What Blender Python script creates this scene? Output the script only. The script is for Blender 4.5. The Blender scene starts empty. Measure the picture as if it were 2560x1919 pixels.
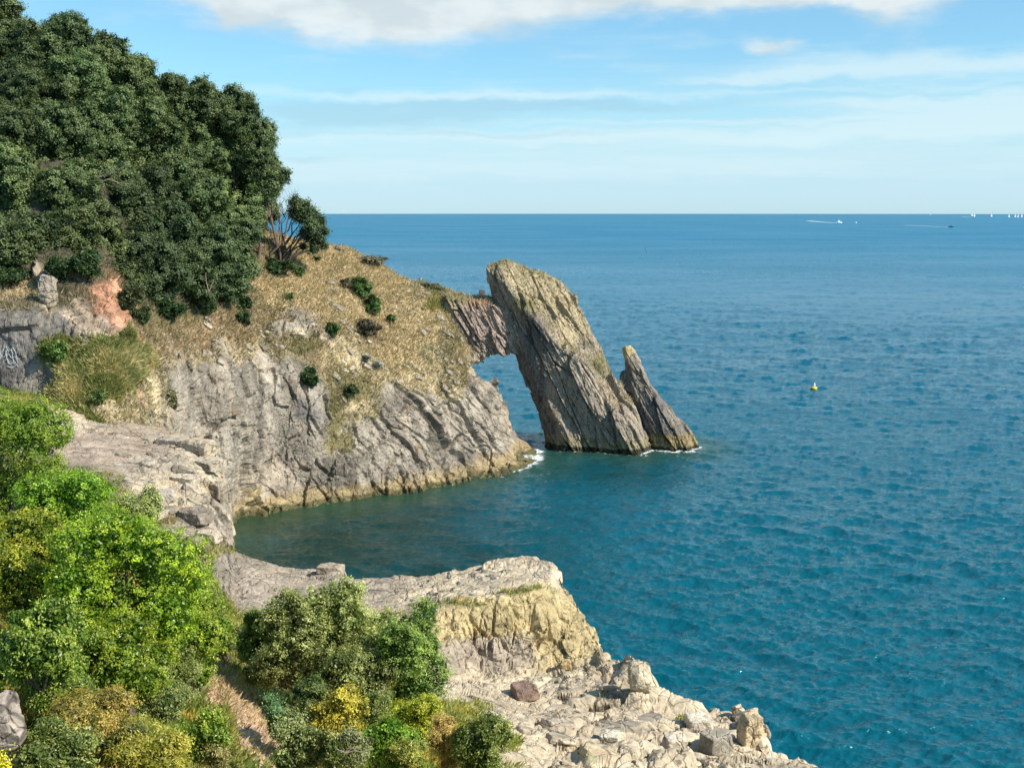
import bpy, math, random
import numpy as np
from mathutils import Vector, kdtree
from mathutils.bvhtree import BVHTree

# ------------------------------------------------------------------ camera, sky, sun
SC = bpy.context.scene
S = 0.7                      # metres per layout unit
CH = 30.0 * S                # eye height above the water
FPX = 1098.0                 # focal length in pixels at 1024 wide
LEVEL = 210.6                # picture row of the true level
TH = math.atan((383.5 - LEVEL) / FPX)
EARTH = 6.371e6

cam_d = bpy.data.cameras.new("camera"); cam = bpy.data.objects.new("camera", cam_d)
SC.collection.objects.link(cam); SC.camera = cam
cam.location = (0, 0, CH)
cam.rotation_euler = (math.pi / 2 - TH, 0, 0)
cam_d.sensor_width = 36.0
cam_d.lens = 36.0 * FPX / 1024.0
cam_d.clip_start = 0.1; cam_d.clip_end = 60000

SUN_EL = math.radians(40); SUN_AZ = math.radians(113)      # azimuth clockwise from +Y
sun_d = bpy.data.lights.new("sun", 'SUN'); sun = bpy.data.objects.new("sun", sun_d)
SC.collection.objects.link(sun)
sdir = Vector((math.sin(SUN_AZ) * math.cos(SUN_EL), math.cos(SUN_AZ) * math.cos(SUN_EL), math.sin(SUN_EL)))
sun.rotation_euler = sdir.to_track_quat('Z', 'Y').to_euler()
sun.location = (60, -20, 80)
sun_d.energy = 4.8; sun_d.angle = math.radians(0.53); sun_d.color = (1.0, 0.93, 0.82)

SC.view_settings.view_transform = 'Standard'; SC.view_settings.look = 'None'
SC.view_settings.exposure = 0.5; SC.view_settings.gamma = 1.0
SC.view_settings.use_curve_mapping = False

class NT:
    """tiny helper for node trees"""
    def __init__(s, tree): s.t = tree
    def n(s, kind, **kw):
        o = s.t.nodes.new(kind)
        ins = kw.pop('ins', {})
        for k, v in kw.items(): setattr(o, k, v)
        for k, v in ins.items(): s.put(o.inputs[k], v)
        return o
    def put(s, sock, v):
        if isinstance(v, bpy.types.NodeSocket): s.t.links.new(v, sock)
        else: sock.default_value = v
    def m(s, op, a, b=None, c=None, clamp=False):
        o = s.t.nodes.new('ShaderNodeMath'); o.operation = op; o.use_clamp = clamp
        s.put(o.inputs[0], a)
        if b is not None: s.put(o.inputs[1], b)
        if c is not None: s.put(o.inputs[2], c)
        return o.outputs[0]
    def sm(s, x, a, b, lo=0.0, hi=1.0):
        o = s.t.nodes.new('ShaderNodeMapRange'); o.interpolation_type = 'SMOOTHSTEP'
        s.put(o.inputs['Value'], x); s.put(o.inputs['From Min'], a); s.put(o.inputs['From Max'], b)
        s.put(o.inputs['To Min'], lo); s.put(o.inputs['To Max'], hi)
        return o.outputs[0]
    def mix(s, f, a, b, blend='MIX'):
        o = s.t.nodes.new('ShaderNodeMix'); o.data_type = 'RGBA'; o.blend_type = blend
        s.put(o.inputs[0], f); s.put(o.inputs[6], a); s.put(o.inputs[7], b)
        return o.outputs[2]
    def noise(s, vec, scale, detail=4.0, rough=0.55, dist=0.0):
        o = s.n('ShaderNodeTexNoise', ins={'Vector': vec, 'Scale': scale, 'Detail': detail, 'Roughness': rough, 'Distortion': dist})
        return o.outputs['Fac']
    def mapping(s, vec, scale=(1, 1, 1), rot=(0, 0, 0), loc=(0, 0, 0)):
        o = s.n('ShaderNodeMapping', ins={'Vector': vec, 'Scale': scale, 'Rotation': rot, 'Location': loc})
        return o.outputs[0]

def build_world():
    w = bpy.data.worlds.new("World"); SC.world = w; w.use_nodes = True
    t = NT(w.node_tree); w.node_tree.nodes.clear()
    sky = t.n('ShaderNodeTexSky'); sky.sky_type = 'NISHITA'; sky.sun_disc = False
    sky.sun_elevation = SUN_EL; sky.sun_rotation = SUN_AZ
    sky.altitude = 10; sky.air_density = 1.0; sky.dust_density = 0.35; sky.ozone_density = 2.2
    tc = t.n('ShaderNodeTexCoord')
    sep = t.n('ShaderNodeSeparateXYZ', ins={0: tc.outputs['Generated']})
    x, y, z = sep.outputs
    az = t.m('ARCTAN2', x, y); el = t.m('ARCSINE', z)
    # cloud plane coordinates: streaks flatten towards the horizon
    uv = t.n('ShaderNodeCombineXYZ', ins={0: t.m('MULTIPLY', az, 1.0), 1: t.m('MULTIPLY', el, 1.0), 2: 0.0}).outputs[0]
    wn = t.n('ShaderNodeTexNoise', ins={'Vector': t.mapping(uv, (9, 26, 1)), 'Scale': 1.0, 'Detail': 6.0, 'Roughness': 0.6})
    warp = t.m('SUBTRACT', wn.outputs['Fac'], 0.5)
    azw = t.m('ADD', az, t.m('MULTIPLY', warp, 0.10))
    elw = t.m('ADD', el, t.m('MULTIPLY', warp, 0.035))
    def A(px): return math.atan((px - 512) / FPX)
    def E(py): return math.atan((LEVEL - py) / FPX)
    def blob(px, py, rx, ry, amp):
        dx = t.m('DIVIDE', t.m('SUBTRACT', azw, A(px)), rx / FPX)
        dy = t.m('DIVIDE', t.m('SUBTRACT', elw, E(py)), ry / FPX)
        q = t.m('ADD', t.m('MULTIPLY', dx, dx), t.m('MULTIPLY', dy, dy))
        return t.m('MULTIPLY', t.m('EXPONENT', t.m('MULTIPLY', q, -1.0)), amp)
    def total(lst):
        r = None
        for b in lst:
            v = blob(*b); r = v if r is None else t.m('ADD', r, v)
        return r
    puff = total([(360, 8, 170, 20, 1.0), (400, 28, 75, 26, 1.0), (300, 14, 90, 24, .7), (250, 27, 30, 12, .6), (470, 12, 100, 26, .9), (600, -6, 200, 20, 1.1),
                  (800, -4, 220, 20, 1.1), (872, 20, 36, 26, .9), (940, 0, 200, 12, .6), (755, 59, 20, 9, .8), (190, 2, 60, 10, .4), (620, -60, 700, 40, 1.6), (700, 2, 350, 12, .7), (540, 24, 40, 8, .3)])
    nz1 = t.noise(t.mapping(uv, (16, 42, 1)), 1.0, 7.0, 0.58)
    m1 = t.sm(t.m('ADD', puff, t.m('MULTIPLY', t.m('SUBTRACT', nz1, 0.5), 1.3)), 0.02, 1.05)
    band = total([(960, 80, 210, 13, 1.0), (760, 86, 90, 5, .55), (1010, 122, 180, 15, .9), (880, 112, 120, 5, .5), (900, 138, 250, 7, .5), (600, 45, 150, 10, .16), (700, 50, 60, 6, .25), (610, 68, 70, 10, .3),
                  (560, 140, 500, 8, .6), (400, 100, 220, 5, .4), (800, 100, 400, 4, .4), (700, 126, 300, 3, .5), (360, 30, 200, 6, .25), (640, 170, 700, 14, .6), (640, 150, 500, 12, .3), (330, 62, 40, 10, .2), (500, 96, 200, 12, .25)])
    nz2 = t.noise(t.mapping(uv, (7, 95, 1)), 1.0, 7.0, 0.62)
    m2 = t.sm(t.m('ADD', band, t.m('MULTIPLY', t.m('SUBTRACT', nz2, 0.5), 0.9)), 0.05, 1.0)
    grey = total([(380, 118, 130, 13, 1.2), (560, 110, 190, 6, .9), (520, 138, 300, 3, .5), (430, 30, 40, 12, .5), (880, 34, 30, 8, .5), (640, 68, 60, 6, .4), (250, 88, 40, 6, .4), (230, 44, 60, 10, .4), (310, 162, 40, 4, .6), (360, 92, 40, 4, .5), (300, 130, 40, 10, .4), (560, 148, 90, 4, .4)])
    m3 = t.sm(t.m('ADD', grey, t.m('MULTIPLY', t.m('SUBTRACT', nz2, 0.5), 0.9)), 0.15, 0.95)
    # vapour whitening towards the horizon
    hz = t.sm(el, E(198), E(60), 0.80, 0.0)
    hz2 = t.sm(el, E(214), E(197), 0.80, 1.0)
    hz = t.m('MAXIMUM', hz, t.sm(el, E(209), E(160), 0.80, 0.0))
    hz = t.m('MULTIPLY', hz, hz2)
    skyc = t.mix(1.0, sky.outputs[0], (0.80, 1.22, 1.36, 1), 'MULTIPLY')
    K = 1.0 / 0.12
    def C(r, g, b): return (r * K, g * K, b * K, 1)
    c = t.mix(.12, skyc, C(.5, .75, .85))
    c = t.mix(hz, c, C(.555, .77, .93))
    c = t.mix(t.m('MULTIPLY', m2, .68), c, C(.72, .89, .94))
    c = t.mix(t.m('MULTIPLY', m3, .45), c, C(.37, .60, .74))
    shade = t.noise(t.mapping(uv, (14, 30, 1), loc=(3, 1, 0)), 1.0, 5.0, 0.5)
    pc = t.mix(t.sm(shade, .38, .62), C(.64, .73, .76), C(.80, .87, .88))
    c = t.mix(t.m('MULTIPLY', m1, .93), c, pc)
    bg = t.n('ShaderNodeBackground', ins={'Color': c, 'Strength': 0.088})
    out = t.n('ShaderNodeOutputWorld', ins={'Surface': bg.outputs[0]})
build_world()

# ------------------------------------------------------------------ helpers
rng = np.random.default_rng(7)
random.seed(7)
COL = SC.collection

def P(px, py, D):
    """point at forward distance D (layout units) seen at picture position px, py"""
    D = np.asarray(D, float) * S
    a = (np.asarray(px, float) - 512) / FPX; b = -(np.asarray(py, float) - 383.5) / FPX
    t = D / (math.cos(TH) + b * math.sin(TH))
    return np.stack(np.broadcast_arrays(a * t, D, CH + t * (-math.sin(TH) + b * math.cos(TH))), -1)
def WD(py):
    """forward distance (layout units) of the water seen at row py"""
    b = -(py - 383.5) / FPX
    return 30.0 * (math.cos(TH) + b * math.sin(TH)) / (math.sin(TH) - b * math.cos(TH))
def project(p):
    x, y, z = p[..., 0], p[..., 1], p[..., 2] - CH
    f = y * math.cos(TH) - z * math.sin(TH); u = y * math.sin(TH) + z * math.cos(TH)
    f = np.maximum(f, 0.1)
    return 512 + FPX * x / f, 383.5 - FPX * u / f

def _h(ix, iy, iz, seed):
    h = (ix.astype(np.uint32) * np.uint32(374761393)) ^ (iy.astype(np.uint32) * np.uint32(668265263)) ^ (iz.astype(np.uint32) * np.uint32(2147483647 - 58)) ^ np.uint32((seed * 974634777) & 0xffffffff)
    h = (h ^ (h >> np.uint32(13))) * np.uint32(1274126177)
    h = (h ^ (h >> np.uint32(15))) * np.uint32(2246822519)
    h ^= h >> np.uint32(16)
    return h.astype(np.float32) / np.float32(4294967295.0)
def vnoise(p, seed=0):
    p = np.asarray(p, np.float32); i = np.floor(p).astype(np.int32); f = p - i
    w = f * f * f * (f * (f * 6 - 15) + 10); r = 0
    for dx in (0, 1):
        wx = w[..., 0] if dx else 1 - w[..., 0]
        for dy in (0, 1):
            wy = w[..., 1] if dy else 1 - w[..., 1]
            for dz in (0, 1):
                wz = w[..., 2] if dz else 1 - w[..., 2]
                r = r + wx * wy * wz * _h(i[..., 0] + dx, i[..., 1] + dy, i[..., 2] + dz, seed)
    return r * 2 - 1
def fbm(p, octv=4, gain=0.5, seed=0, ridge=False):
    a = 1.0; r = 0; tot = 0; q = np.asarray(p, np.float32)
    for o in range(octv):
        n = vnoise(q, seed + o)
        r = r + a * ((1 - 2 * np.abs(n)) if ridge else n); tot += a
        a *= gain; q = q * 2.03 + 7.7
    return r / tot
def worley(p, seed=0):
    p = np.asarray(p, np.float32); i = np.floor(p).astype(np.int32); sh = p.shape[:-1]
    f1 = np.full(sh, 9., np.float32); f2 = np.full(sh, 9., np.float32)
    d = np.zeros(p.shape, np.float32); cid = np.zeros(p.shape, np.float32)
    for dx in (-1, 0, 1):
        for dy in (-1, 0, 1):
            for dz in (-1, 0, 1):
                jx, jy, jz = i[..., 0] + dx, i[..., 1] + dy, i[..., 2] + dz
                r = np.stack((_h(jx, jy, jz, seed), _h(jx, jy, jz, seed + 1), _h(jx, jy, jz, seed + 2)), -1)
                v = np.stack((jx, jy, jz), -1) + r * 0.9 - p
                q = np.sqrt((v * v).sum(-1)); m = q < f1
                f2 = np.where(m, f1, np.minimum(f2, q)); f1 = np.where(m, q, f1)
                d[m] = v[m]; cid[m] = r[m]
    return f1, f2, d, cid

def frame(n, a):
    n = np.array(n, float); n /= np.linalg.norm(n); a = np.array(a, float); a -= n * a.dot(n); a /= np.linalg.norm(a)
    return np.stack((n, a, np.cross(n, a)), 0)
def rockdisp(p, F, big=0.9, block=0.5, strata=0.3, sc=(1.1, 4.0, 2.2), seed=0, terr_=0, warp=.3, levels=((1.0, 1.0), (0.45, 0.38), (0.2, 0.13)), lay=(0.28, 2.6, 1.6), ramp=.06):
    """fractured rock relief in metres; F rows: bedding normal, long axis, third"""
    q = p @ F.T
    wq = q + warp * np.stack((fbm(q / 2.1, 3, seed=seed + 5), fbm(q / 2.3 + 9, 3, seed=seed + 6), fbm(q / 1.9 - 9, 3, seed=seed + 7)), -1)
    r = big * fbm(p / 6.0, 3, seed=seed)
    for k, (m, am) in enumerate(levels):
        f1, f2, d, cid = worley(wq / (np.array(sc) * m), seed + 20 + 5 * k)
        step = (cid[..., 0] - 0.5) * 1.2 + ((cid - 0.5) * d).sum(-1) * 2.0
        crack = np.clip((f2 - f1) / max(.07, ramp * .5), 0, 1)
        rp = np.clip((f2 - f1) / ramp, 0, 1); rp = rp * rp * (3 - 2 * rp)
        r = r + block * am * (step * rp + 0.55 * (crack - 1))
    r = r + strata * fbm(wq / np.array(lay), 3, seed=seed + 50, ridge=True) * 0.6
    if terr_:
        h = q[..., 0] / terr_ + .35 * fbm(p / 2.5, 2, seed=seed + 70); f = h - np.floor(h); r = r + ((f ** 3 * (f * (f * 6 - 15) + 10)) - f) * terr_ * .7
    return r

def fine_relief(G, N0, mask, amt=.05, cell=.32, seed=0, wrap=False, fs=.30, fo=3):
    N = grid_normals(G, wrap); sg = np.sign((N * N0).sum(-1, keepdims=True)); sg[sg == 0] = 1; N = N * sg
    f1, f2, d, cid = worley(G / np.array((cell, cell, cell * .8)), seed)
    f = .8 * fbm(G / fs, fo, .6, seed=seed + 3) + .9 * (cid[..., 0] - .5) + 1.4 * ((cid - .5) * d).sum(-1) - .7 * (1 - np.clip((f2 - f1) / .1, 0, 1))
    return G + N * (f * amt * mask)[..., None]
def respace(G, *fields):
    """slide the rows of a sheet along its columns so that steep risers get their share of them"""
    ds = np.linalg.norm(np.diff(G, axis=1), axis=-1) / np.maximum(np.linalg.norm(G[:, 1:] - np.array((0, 0, CH)), axis=-1), 3.0) + 1e-6
    k = 12; pad = np.pad(ds, ((k, k), (0, 0)), 'edge'); cs = np.cumsum(np.pad(pad, ((1, 0), (0, 0))), 0); ds = (cs[2 * k + 1:] - cs[:-2 * k - 1]) / (2 * k + 1)
    ds = ds * .8 + ds.mean(1, keepdims=True) * .2
    L = np.concatenate((np.zeros((len(G), 1)), np.cumsum(ds, 1)), 1); L /= L[:, -1:]
    n = G.shape[1]; u = np.linspace(0, 1, n); ar = np.arange(n)
    outs = [np.empty_like(np.asarray(f, float)) for f in (G,) + fields]
    for i in range(len(G)):
        t = np.interp(u, L[i], ar); j = np.minimum(t.astype(int), n - 2); w = t - j
        for o, f in zip(outs, (G,) + fields):
            ww = w[:, None] if f.ndim == 3 else w
            o[i] = f[i, j] * (1 - ww) + f[i, j + 1] * ww
    return outs
def hermite(xs, ys, x):
    xs = np.asarray(xs, float); ys = np.asarray(ys, float); x = np.asarray(x, float)
    d = np.diff(ys, axis=0) / np.diff(xs).reshape((-1,) + (1,) * (ys.ndim - 1))
    m = np.empty_like(ys); m[0] = d[0]; m[-1] = d[-1]
    m[1:-1] = np.where(d[1:] * d[:-1] > 0, 2 * d[1:] * d[:-1] / (d[1:] + d[:-1] + 1e-12), 0)
    k = np.clip(np.searchsorted(xs, x) - 1, 0, len(xs) - 2)
    h = xs[k + 1] - xs[k]; t = (x - xs[k]) / h
    sh = (-1,) + (1,) * (ys.ndim - 1); h = h.reshape(sh); t = t.reshape(sh)
    return ((2 * t**3 - 3 * t**2 + 1) * ys[k] + (t**3 - 2 * t**2 + t) * h * m[k] + (-2 * t**3 + 3 * t**2) * ys[k + 1] + (t**3 - t**2) * h * m[k + 1])

def tag(o, label=None, cat=None, group=None, kind=None):
    if label: o['label'] = label
    if cat: o['category'] = cat
    if group: o['group'] = group
    if kind: o['kind'] = kind
    return o
def empty(name, loc, **kw):
    o = bpy.data.objects.new(name, None); COL.objects.link(o); o.location = loc
    o.empty_display_size = 0.3
    return tag(o, **kw)
def mesh_np(name, verts, faces, mat, parent=None, col=None, smooth=False, extra=None, origin=None):
    """faces: (n,3) or (n,4) int array or list of arrays; verts in world metres"""
    me = bpy.data.meshes.new(name)
    verts = np.asarray(verts, np.float32)
    if parent is not None: origin = tuple(parent.location)
    if origin is not None: verts = verts - np.array(origin, np.float32)
    fl = faces if isinstance(faces, list) else [faces]
    fl = [np.asarray(f, np.int32) for f in fl if len(f)]
    me.vertices.add(len(verts)); me.vertices.foreach_set('co', verts.ravel())
    me.loops.add(sum(f.size for f in fl)); me.loops.foreach_set('vertex_index', np.concatenate([f.ravel() for f in fl]))
    tot = np.concatenate([np.full(len(f), f.shape[1], np.int32) for f in fl])
    st = np.concatenate(([0], np.cumsum(tot)[:-1])).astype(np.int32)
    me.polygons.add(len(tot)); me.polygons.foreach_set('loop_start', st); me.polygons.foreach_set('loop_total', tot)
    me.polygons.foreach_set('use_smooth', np.full(len(tot), smooth, bool))
    me.update(calc_edges=True)
    if col is not None:
        c = np.ones((len(verts), 4), np.float32); c[:, :3] = col
        a = me.attributes.new('tint', 'FLOAT_COLOR', 'POINT'); a.data.foreach_set('color', c.ravel())
    for k, v in (extra or {}).items():
        a = me.attributes.new(k, 'FLOAT', 'POINT'); a.data.foreach_set('value', np.asarray(v, np.float32).ravel())
    if mat: me.materials.append(mat)
    o = bpy.data.objects.new(name, me); COL.objects.link(o)
    if parent is not None: o.parent = parent
    elif origin is not None: o.location = origin
    return o
def grid_faces(nu, nv, wrap=False):
    i = np.arange(nu if wrap else nu - 1)[:, None]; j = np.arange(nv - 1)[None]
    i2 = (i + 1) % nu
    return np.stack((i * nv + j, i2 * nv + j, i2 * nv + j + 1, i * nv + j + 1), -1).reshape(-1, 4)
def grid_normals(G, wrap=False):
    if wrap:
        du = np.roll(G, -1, 0) - np.roll(G, 1, 0)
    else: du = np.gradient(G, axis=0)
    dv = np.gradient(G, axis=1)
    n = np.cross(du, dv); return n / (np.linalg.norm(n, axis=-1, keepdims=True) + 1e-9)

# ------------------------------------------------------------------ materials
def mat_base(name):
    m = bpy.data.materials.new(name); m.use_nodes = True; m.node_tree.nodes.clear()
    t = NT(m.node_tree)
    return m, t
def rock_material(name, bump=0.35, contrast=1.0, axis_rot=(0, 0, 0), stretch=(1, 1, 1)):
    m, t = mat_base(name)
    geo = t.n('ShaderNodeNewGeometry'); pos = geo.outputs['Position']
    at = t.n('ShaderNodeAttribute'); at.attribute_name = 'tint'
    veg = t.n('ShaderNodeAttribute'); veg.attribute_name = 'veg'
    q = t.mapping(pos, stretch, axis_rot)
    n1 = t.noise(q, 1.3, 8, .65); n2 = t.noise(q, 7.0, 6, .7); n3 = t.noise(pos, 0.35, 3, .5)
    v = t.m('ADD', t.m('MULTIPLY', t.m('SUBTRACT', n1, .5), 1.7 * contrast), t.m('MULTIPLY', t.m('SUBTRACT', n2, .5), 1.5 * contrast))
    v = t.m('ADD', v, t.m('MULTIPLY', t.m('SUBTRACT', n3, .5), .7))
    v = t.m('MAXIMUM', t.m('ADD', v, 1.0), 0.30)
    c = t.mix(1.0, at.outputs['Color'], t.n('ShaderNodeCombineXYZ', ins={0: v, 1: v, 2: v}).outputs[0], 'MULTIPLY')
    # iron and lichen stains
    st = t.sm(t.noise(q, 0.9, 5, .6, .6), .56, .72, 0, .45)
    c = t.mix(t.m('MULTIPLY', st, t.m('SUBTRACT', 1.0, veg.outputs['Fac'])), c, (.33, .20, .10, 1))
    st2 = t.sm(t.noise(t.mapping(pos, loc=(40, 3, 9)), 1.6, 6, .65), .58, .70, 0, .40)
    c = t.mix(st2, c, (.44, .42, .37, 1))
    h = t.m('ADD', t.m('MULTIPLY', n2, .35), n1)
    vo = t.n('ShaderNodeTexVoronoi', feature='DISTANCE_TO_EDGE', ins={'Vector': t.mapping(q, (1, 1, 1)), 'Scale': 1.6})
    cr = t.sm(vo.outputs['Distance'], 0.0, 0.05)
    wv = t.n('ShaderNodeTexVoronoi', feature='DISTANCE_TO_EDGE', ins={'Vector': t.mapping(t.n('ShaderNodeVectorMath', operation='ADD', ins={0: q, 1: t.n('ShaderNodeTexNoise', ins={'Vector': pos, 'Scale': 1.5, 'Detail': 3.0}).outputs['Color']}).outputs[0], (.5, .5, 1.3), (.3, .4, 0)), 'Scale': 1.0})
    gap = t.sm(wv.outputs['Distance'], 0.006, 0.03, .45, 1.0)
    gap = t.mix(veg.outputs['Fac'], gap, (1, 1, 1, 1))
    c = t.mix(1.0, c, gap, 'MULTIPLY')
    h = t.m('ADD', h, t.m('MULTIPLY', cr, .35))
    bp = t.n('ShaderNodeBump', ins={'Strength': bump, 'Distance': 0.35, 'Height': h})
    b = t.n('ShaderNodeBsdfPrincipled', ins={'Base Color': c, 'Roughness': .9, 'Specular IOR Level': .2, 'Normal': bp.outputs[0]})
    t.n('ShaderNodeOutputMaterial', ins={'Surface': b.outputs[0]})
    return m
def leaf_material(name, trans=0.25, rough=.5, spec=.3):
    m, t = mat_base(name)
    at = t.n('ShaderNodeAttribute'); at.attribute_name = 'tint'
    b = t.n('ShaderNodeBsdfPrincipled', ins={'Base Color': at.outputs['Color'], 'Roughness': rough, 'Specular IOR Level': spec})
    tr = t.n('ShaderNodeBsdfTranslucent', ins={'Color': t.mix(1.0, at.outputs['Color'], (1.5, 1.6, .6, 1), 'MULTIPLY')})
    mx = t.n('ShaderNodeMixShader', ins={0: trans, 1: b.outputs[0], 2: tr.outputs[0]})
    t.n('ShaderNodeOutputMaterial', ins={'Surface': mx.outputs[0]})
    return m
def plain_material(name, col, rough=.6, noise=.25, scale=4.0, spec=.3):
    m, t = mat_base(name)
    tc = t.n('ShaderNodeTexCoord')
    n = t.noise(tc.outputs['Object'], scale, 5, .6)
    v = t.m('ADD', t.m('MULTIPLY', t.m('SUBTRACT', n, .5), 2 * noise), 1.0)
    c = t.mix(1.0, (*col, 1), t.n('ShaderNodeCombineXYZ', ins={0: v, 1: v, 2: v}).outputs[0], 'MULTIPLY')
    bp = t.n('ShaderNodeBump', ins={'Strength': .2, 'Distance': .05, 'Height': n})
    b = t.n('ShaderNodeBsdfPrincipled', ins={'Base Color': c, 'Roughness': rough, 'Specular IOR Level': spec, 'Normal': bp.outputs[0]})
    t.n('ShaderNodeOutputMaterial', ins={'Surface': b.outputs[0]})
    return m
M_CLIFF = rock_material('cliff_rock')
M_LEDGE = rock_material('ledge_rock', .4)
lean = math.atan2(100 / 1098 * 137, 24)
M_ARCH = rock_material('columnar_rock', .5, 1.0, (0, lean, 0), (2.2, 1.6, .22))
M_LEAF = leaf_material('oak_leaves', .12, .5, .35)
M_LEAF2 = leaf_material('shrub_leaves', .30, .38, .5)
M_GRASS = leaf_material('grass_blades', .25, .7, .1)
M_BARK = plain_material('bark', (.13, .10, .075), .9, .4, 6)
M_TWIG = plain_material('pale_twig', (.30, .24, .18), .9, .3, 6)

# ------------------------------------------------------------------ colour regions on the land
T = {  # ground types: colour, vegetation 0..1
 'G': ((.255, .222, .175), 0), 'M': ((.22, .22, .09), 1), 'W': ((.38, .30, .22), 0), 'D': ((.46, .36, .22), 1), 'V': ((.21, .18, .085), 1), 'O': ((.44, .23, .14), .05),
 'N': ((.13, .22, .045), 1), 'K': ((.155, .14, .125), 0), 'S': ((.07, .065, .04), .8), 'B': ((.30, .22, .135), .75), 'P': ((.54, .38, .275), .1),
 'L': ((.47, .39, .275), 0), 'Q': ((.35, .275, .205), .05), 'Y': ((.44, .35, .18), .1), 'C': ((.42, .34, .21), .6), 'R': ((.33, .275, .21), 0)}
def ground(pw, regions, warp=7.0, sharp=3.0, seed=3):
    px, py = project(pw)
    px = px + warp * fbm(pw / (2.6 * S), 5, .62, seed=seed); py = py + warp * fbm(pw / (2.6 * S) + 50, 5, .62, seed=seed + 9)
    W = np.zeros(px.shape); Cc = np.zeros(px.shape + (3,)); V = np.zeros(px.shape); N = np.zeros(px.shape)
    for (x, y, rx, ry, ty) in regions:
        d = np.sqrt(((px - x) / rx) ** 2 + ((py - y) / ry) ** 2)
        w = 1.0 / (0.25 + d) ** (2 * sharp)
        c, v = T[ty]
        W += w; Cc += w[..., None] * np.array(c); V += w * v; N += w * (1.0 if ty == 'N' else .85 if ty == 'M' else 0)
    return Cc / W[..., None], V / W, N / W
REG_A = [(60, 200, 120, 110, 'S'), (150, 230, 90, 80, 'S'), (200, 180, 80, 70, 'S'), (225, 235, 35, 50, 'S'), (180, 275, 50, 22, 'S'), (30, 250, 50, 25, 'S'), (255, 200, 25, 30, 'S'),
 (15, 345, 35, 38, 'K'), (52, 380, 20, 12, 'G'), (60, 320, 14, 12, 'K'), (95, 325, 30, 13, 'W'), (80, 312, 20, 8, 'W'), (108, 292, 17, 20, 'O'), (125, 315, 14, 15, 'O'), (75, 276, 14, 10, 'O'), (128, 335, 12, 10, 'O'),
 (142, 395, 10, 14, 'O'), (45, 285, 9, 22, 'L'), (10, 288, 25, 11, 'D'), (60, 352, 16, 13, 'N'), (80, 385, 30, 27, 'M'), (110, 358, 30, 13, 'M'), (126, 375, 16, 18, 'M'), (152, 388, 12, 18, 'C'), (155, 352, 14, 12, 'B'), (105, 372, 12, 5, 'C'), (95, 400, 14, 5, 'C'), (172, 400, 8, 16, 'G'), (120, 408, 40, 14, 'C'),
 (170, 335, 35, 18, 'B'), (222, 325, 25, 25, 'B'), (200, 345, 26, 14, 'B'), (262, 330, 20, 20, 'B'), (150, 320, 20, 10, 'V'), (190, 318, 20, 10, 'V'),
 (300, 290, 35, 20, 'D'), (340, 275, 45, 20, 'D'), (400, 308, 30, 25, 'D'), (420, 335, 22, 24, 'D'), (270, 285, 20, 22, 'D'), (345, 315, 30, 20, 'D'), (385, 345, 30, 16, 'D'), (350, 252, 30, 10, 'D'), (290, 250, 30, 20, 'D'), (435, 362, 10, 16, 'C'),
 (365, 330, 20, 12, 'B'), (345, 352, 25, 12, 'C'), (310, 345, 20, 14, 'V'), (345, 385, 22, 16, 'V'), (338, 415, 9, 26, 'V'), (328, 440, 8, 16, 'V'), (395, 375, 24, 9, 'C'), (440, 298, 14, 8, 'M'), (465, 300, 15, 6, 'M'), (410, 285, 20, 6, 'C'),
 (292, 324, 28, 10, 'G'), (320, 338, 22, 7, 'R'), (262, 372, 40, 10, 'G'), (225, 350, 14, 8, 'R'), (370, 340, 14, 5, 'R'), (238, 400, 30, 36, 'G'), (232, 460, 26, 40, 'G'), (285, 430, 35, 40, 'G'), (330, 470, 30, 20, 'G'), (390, 440, 45, 34, 'G'), (450, 435, 40, 34, 'G'), (500, 445, 30, 24, 'G'), (270, 482, 36, 20, 'R'),
 (300, 398, 26, 14, 'G'), (430, 412, 30, 12, 'G'), (400, 372, 34, 12, 'C'), (445, 385, 14, 14, 'C'), (360, 405, 14, 10, 'C'), (250, 350, 40, 7, 'C'), (200, 362, 20, 7, 'C'), (320, 360, 10, 14, 'B'), (440, 330, 8, 20, 'C'), (190, 385, 20, 30, 'G'), (195, 440, 20, 30, 'G'), (300, 420, 22, 25, 'K'), (405, 420, 15, 12, 'R'), (252, 490, 9, 8, 'Y'), (512, 420, 8, 18, 'W'), (470, 400, 20, 14, 'G'), (175, 378, 10, 14, 'G')]
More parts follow.
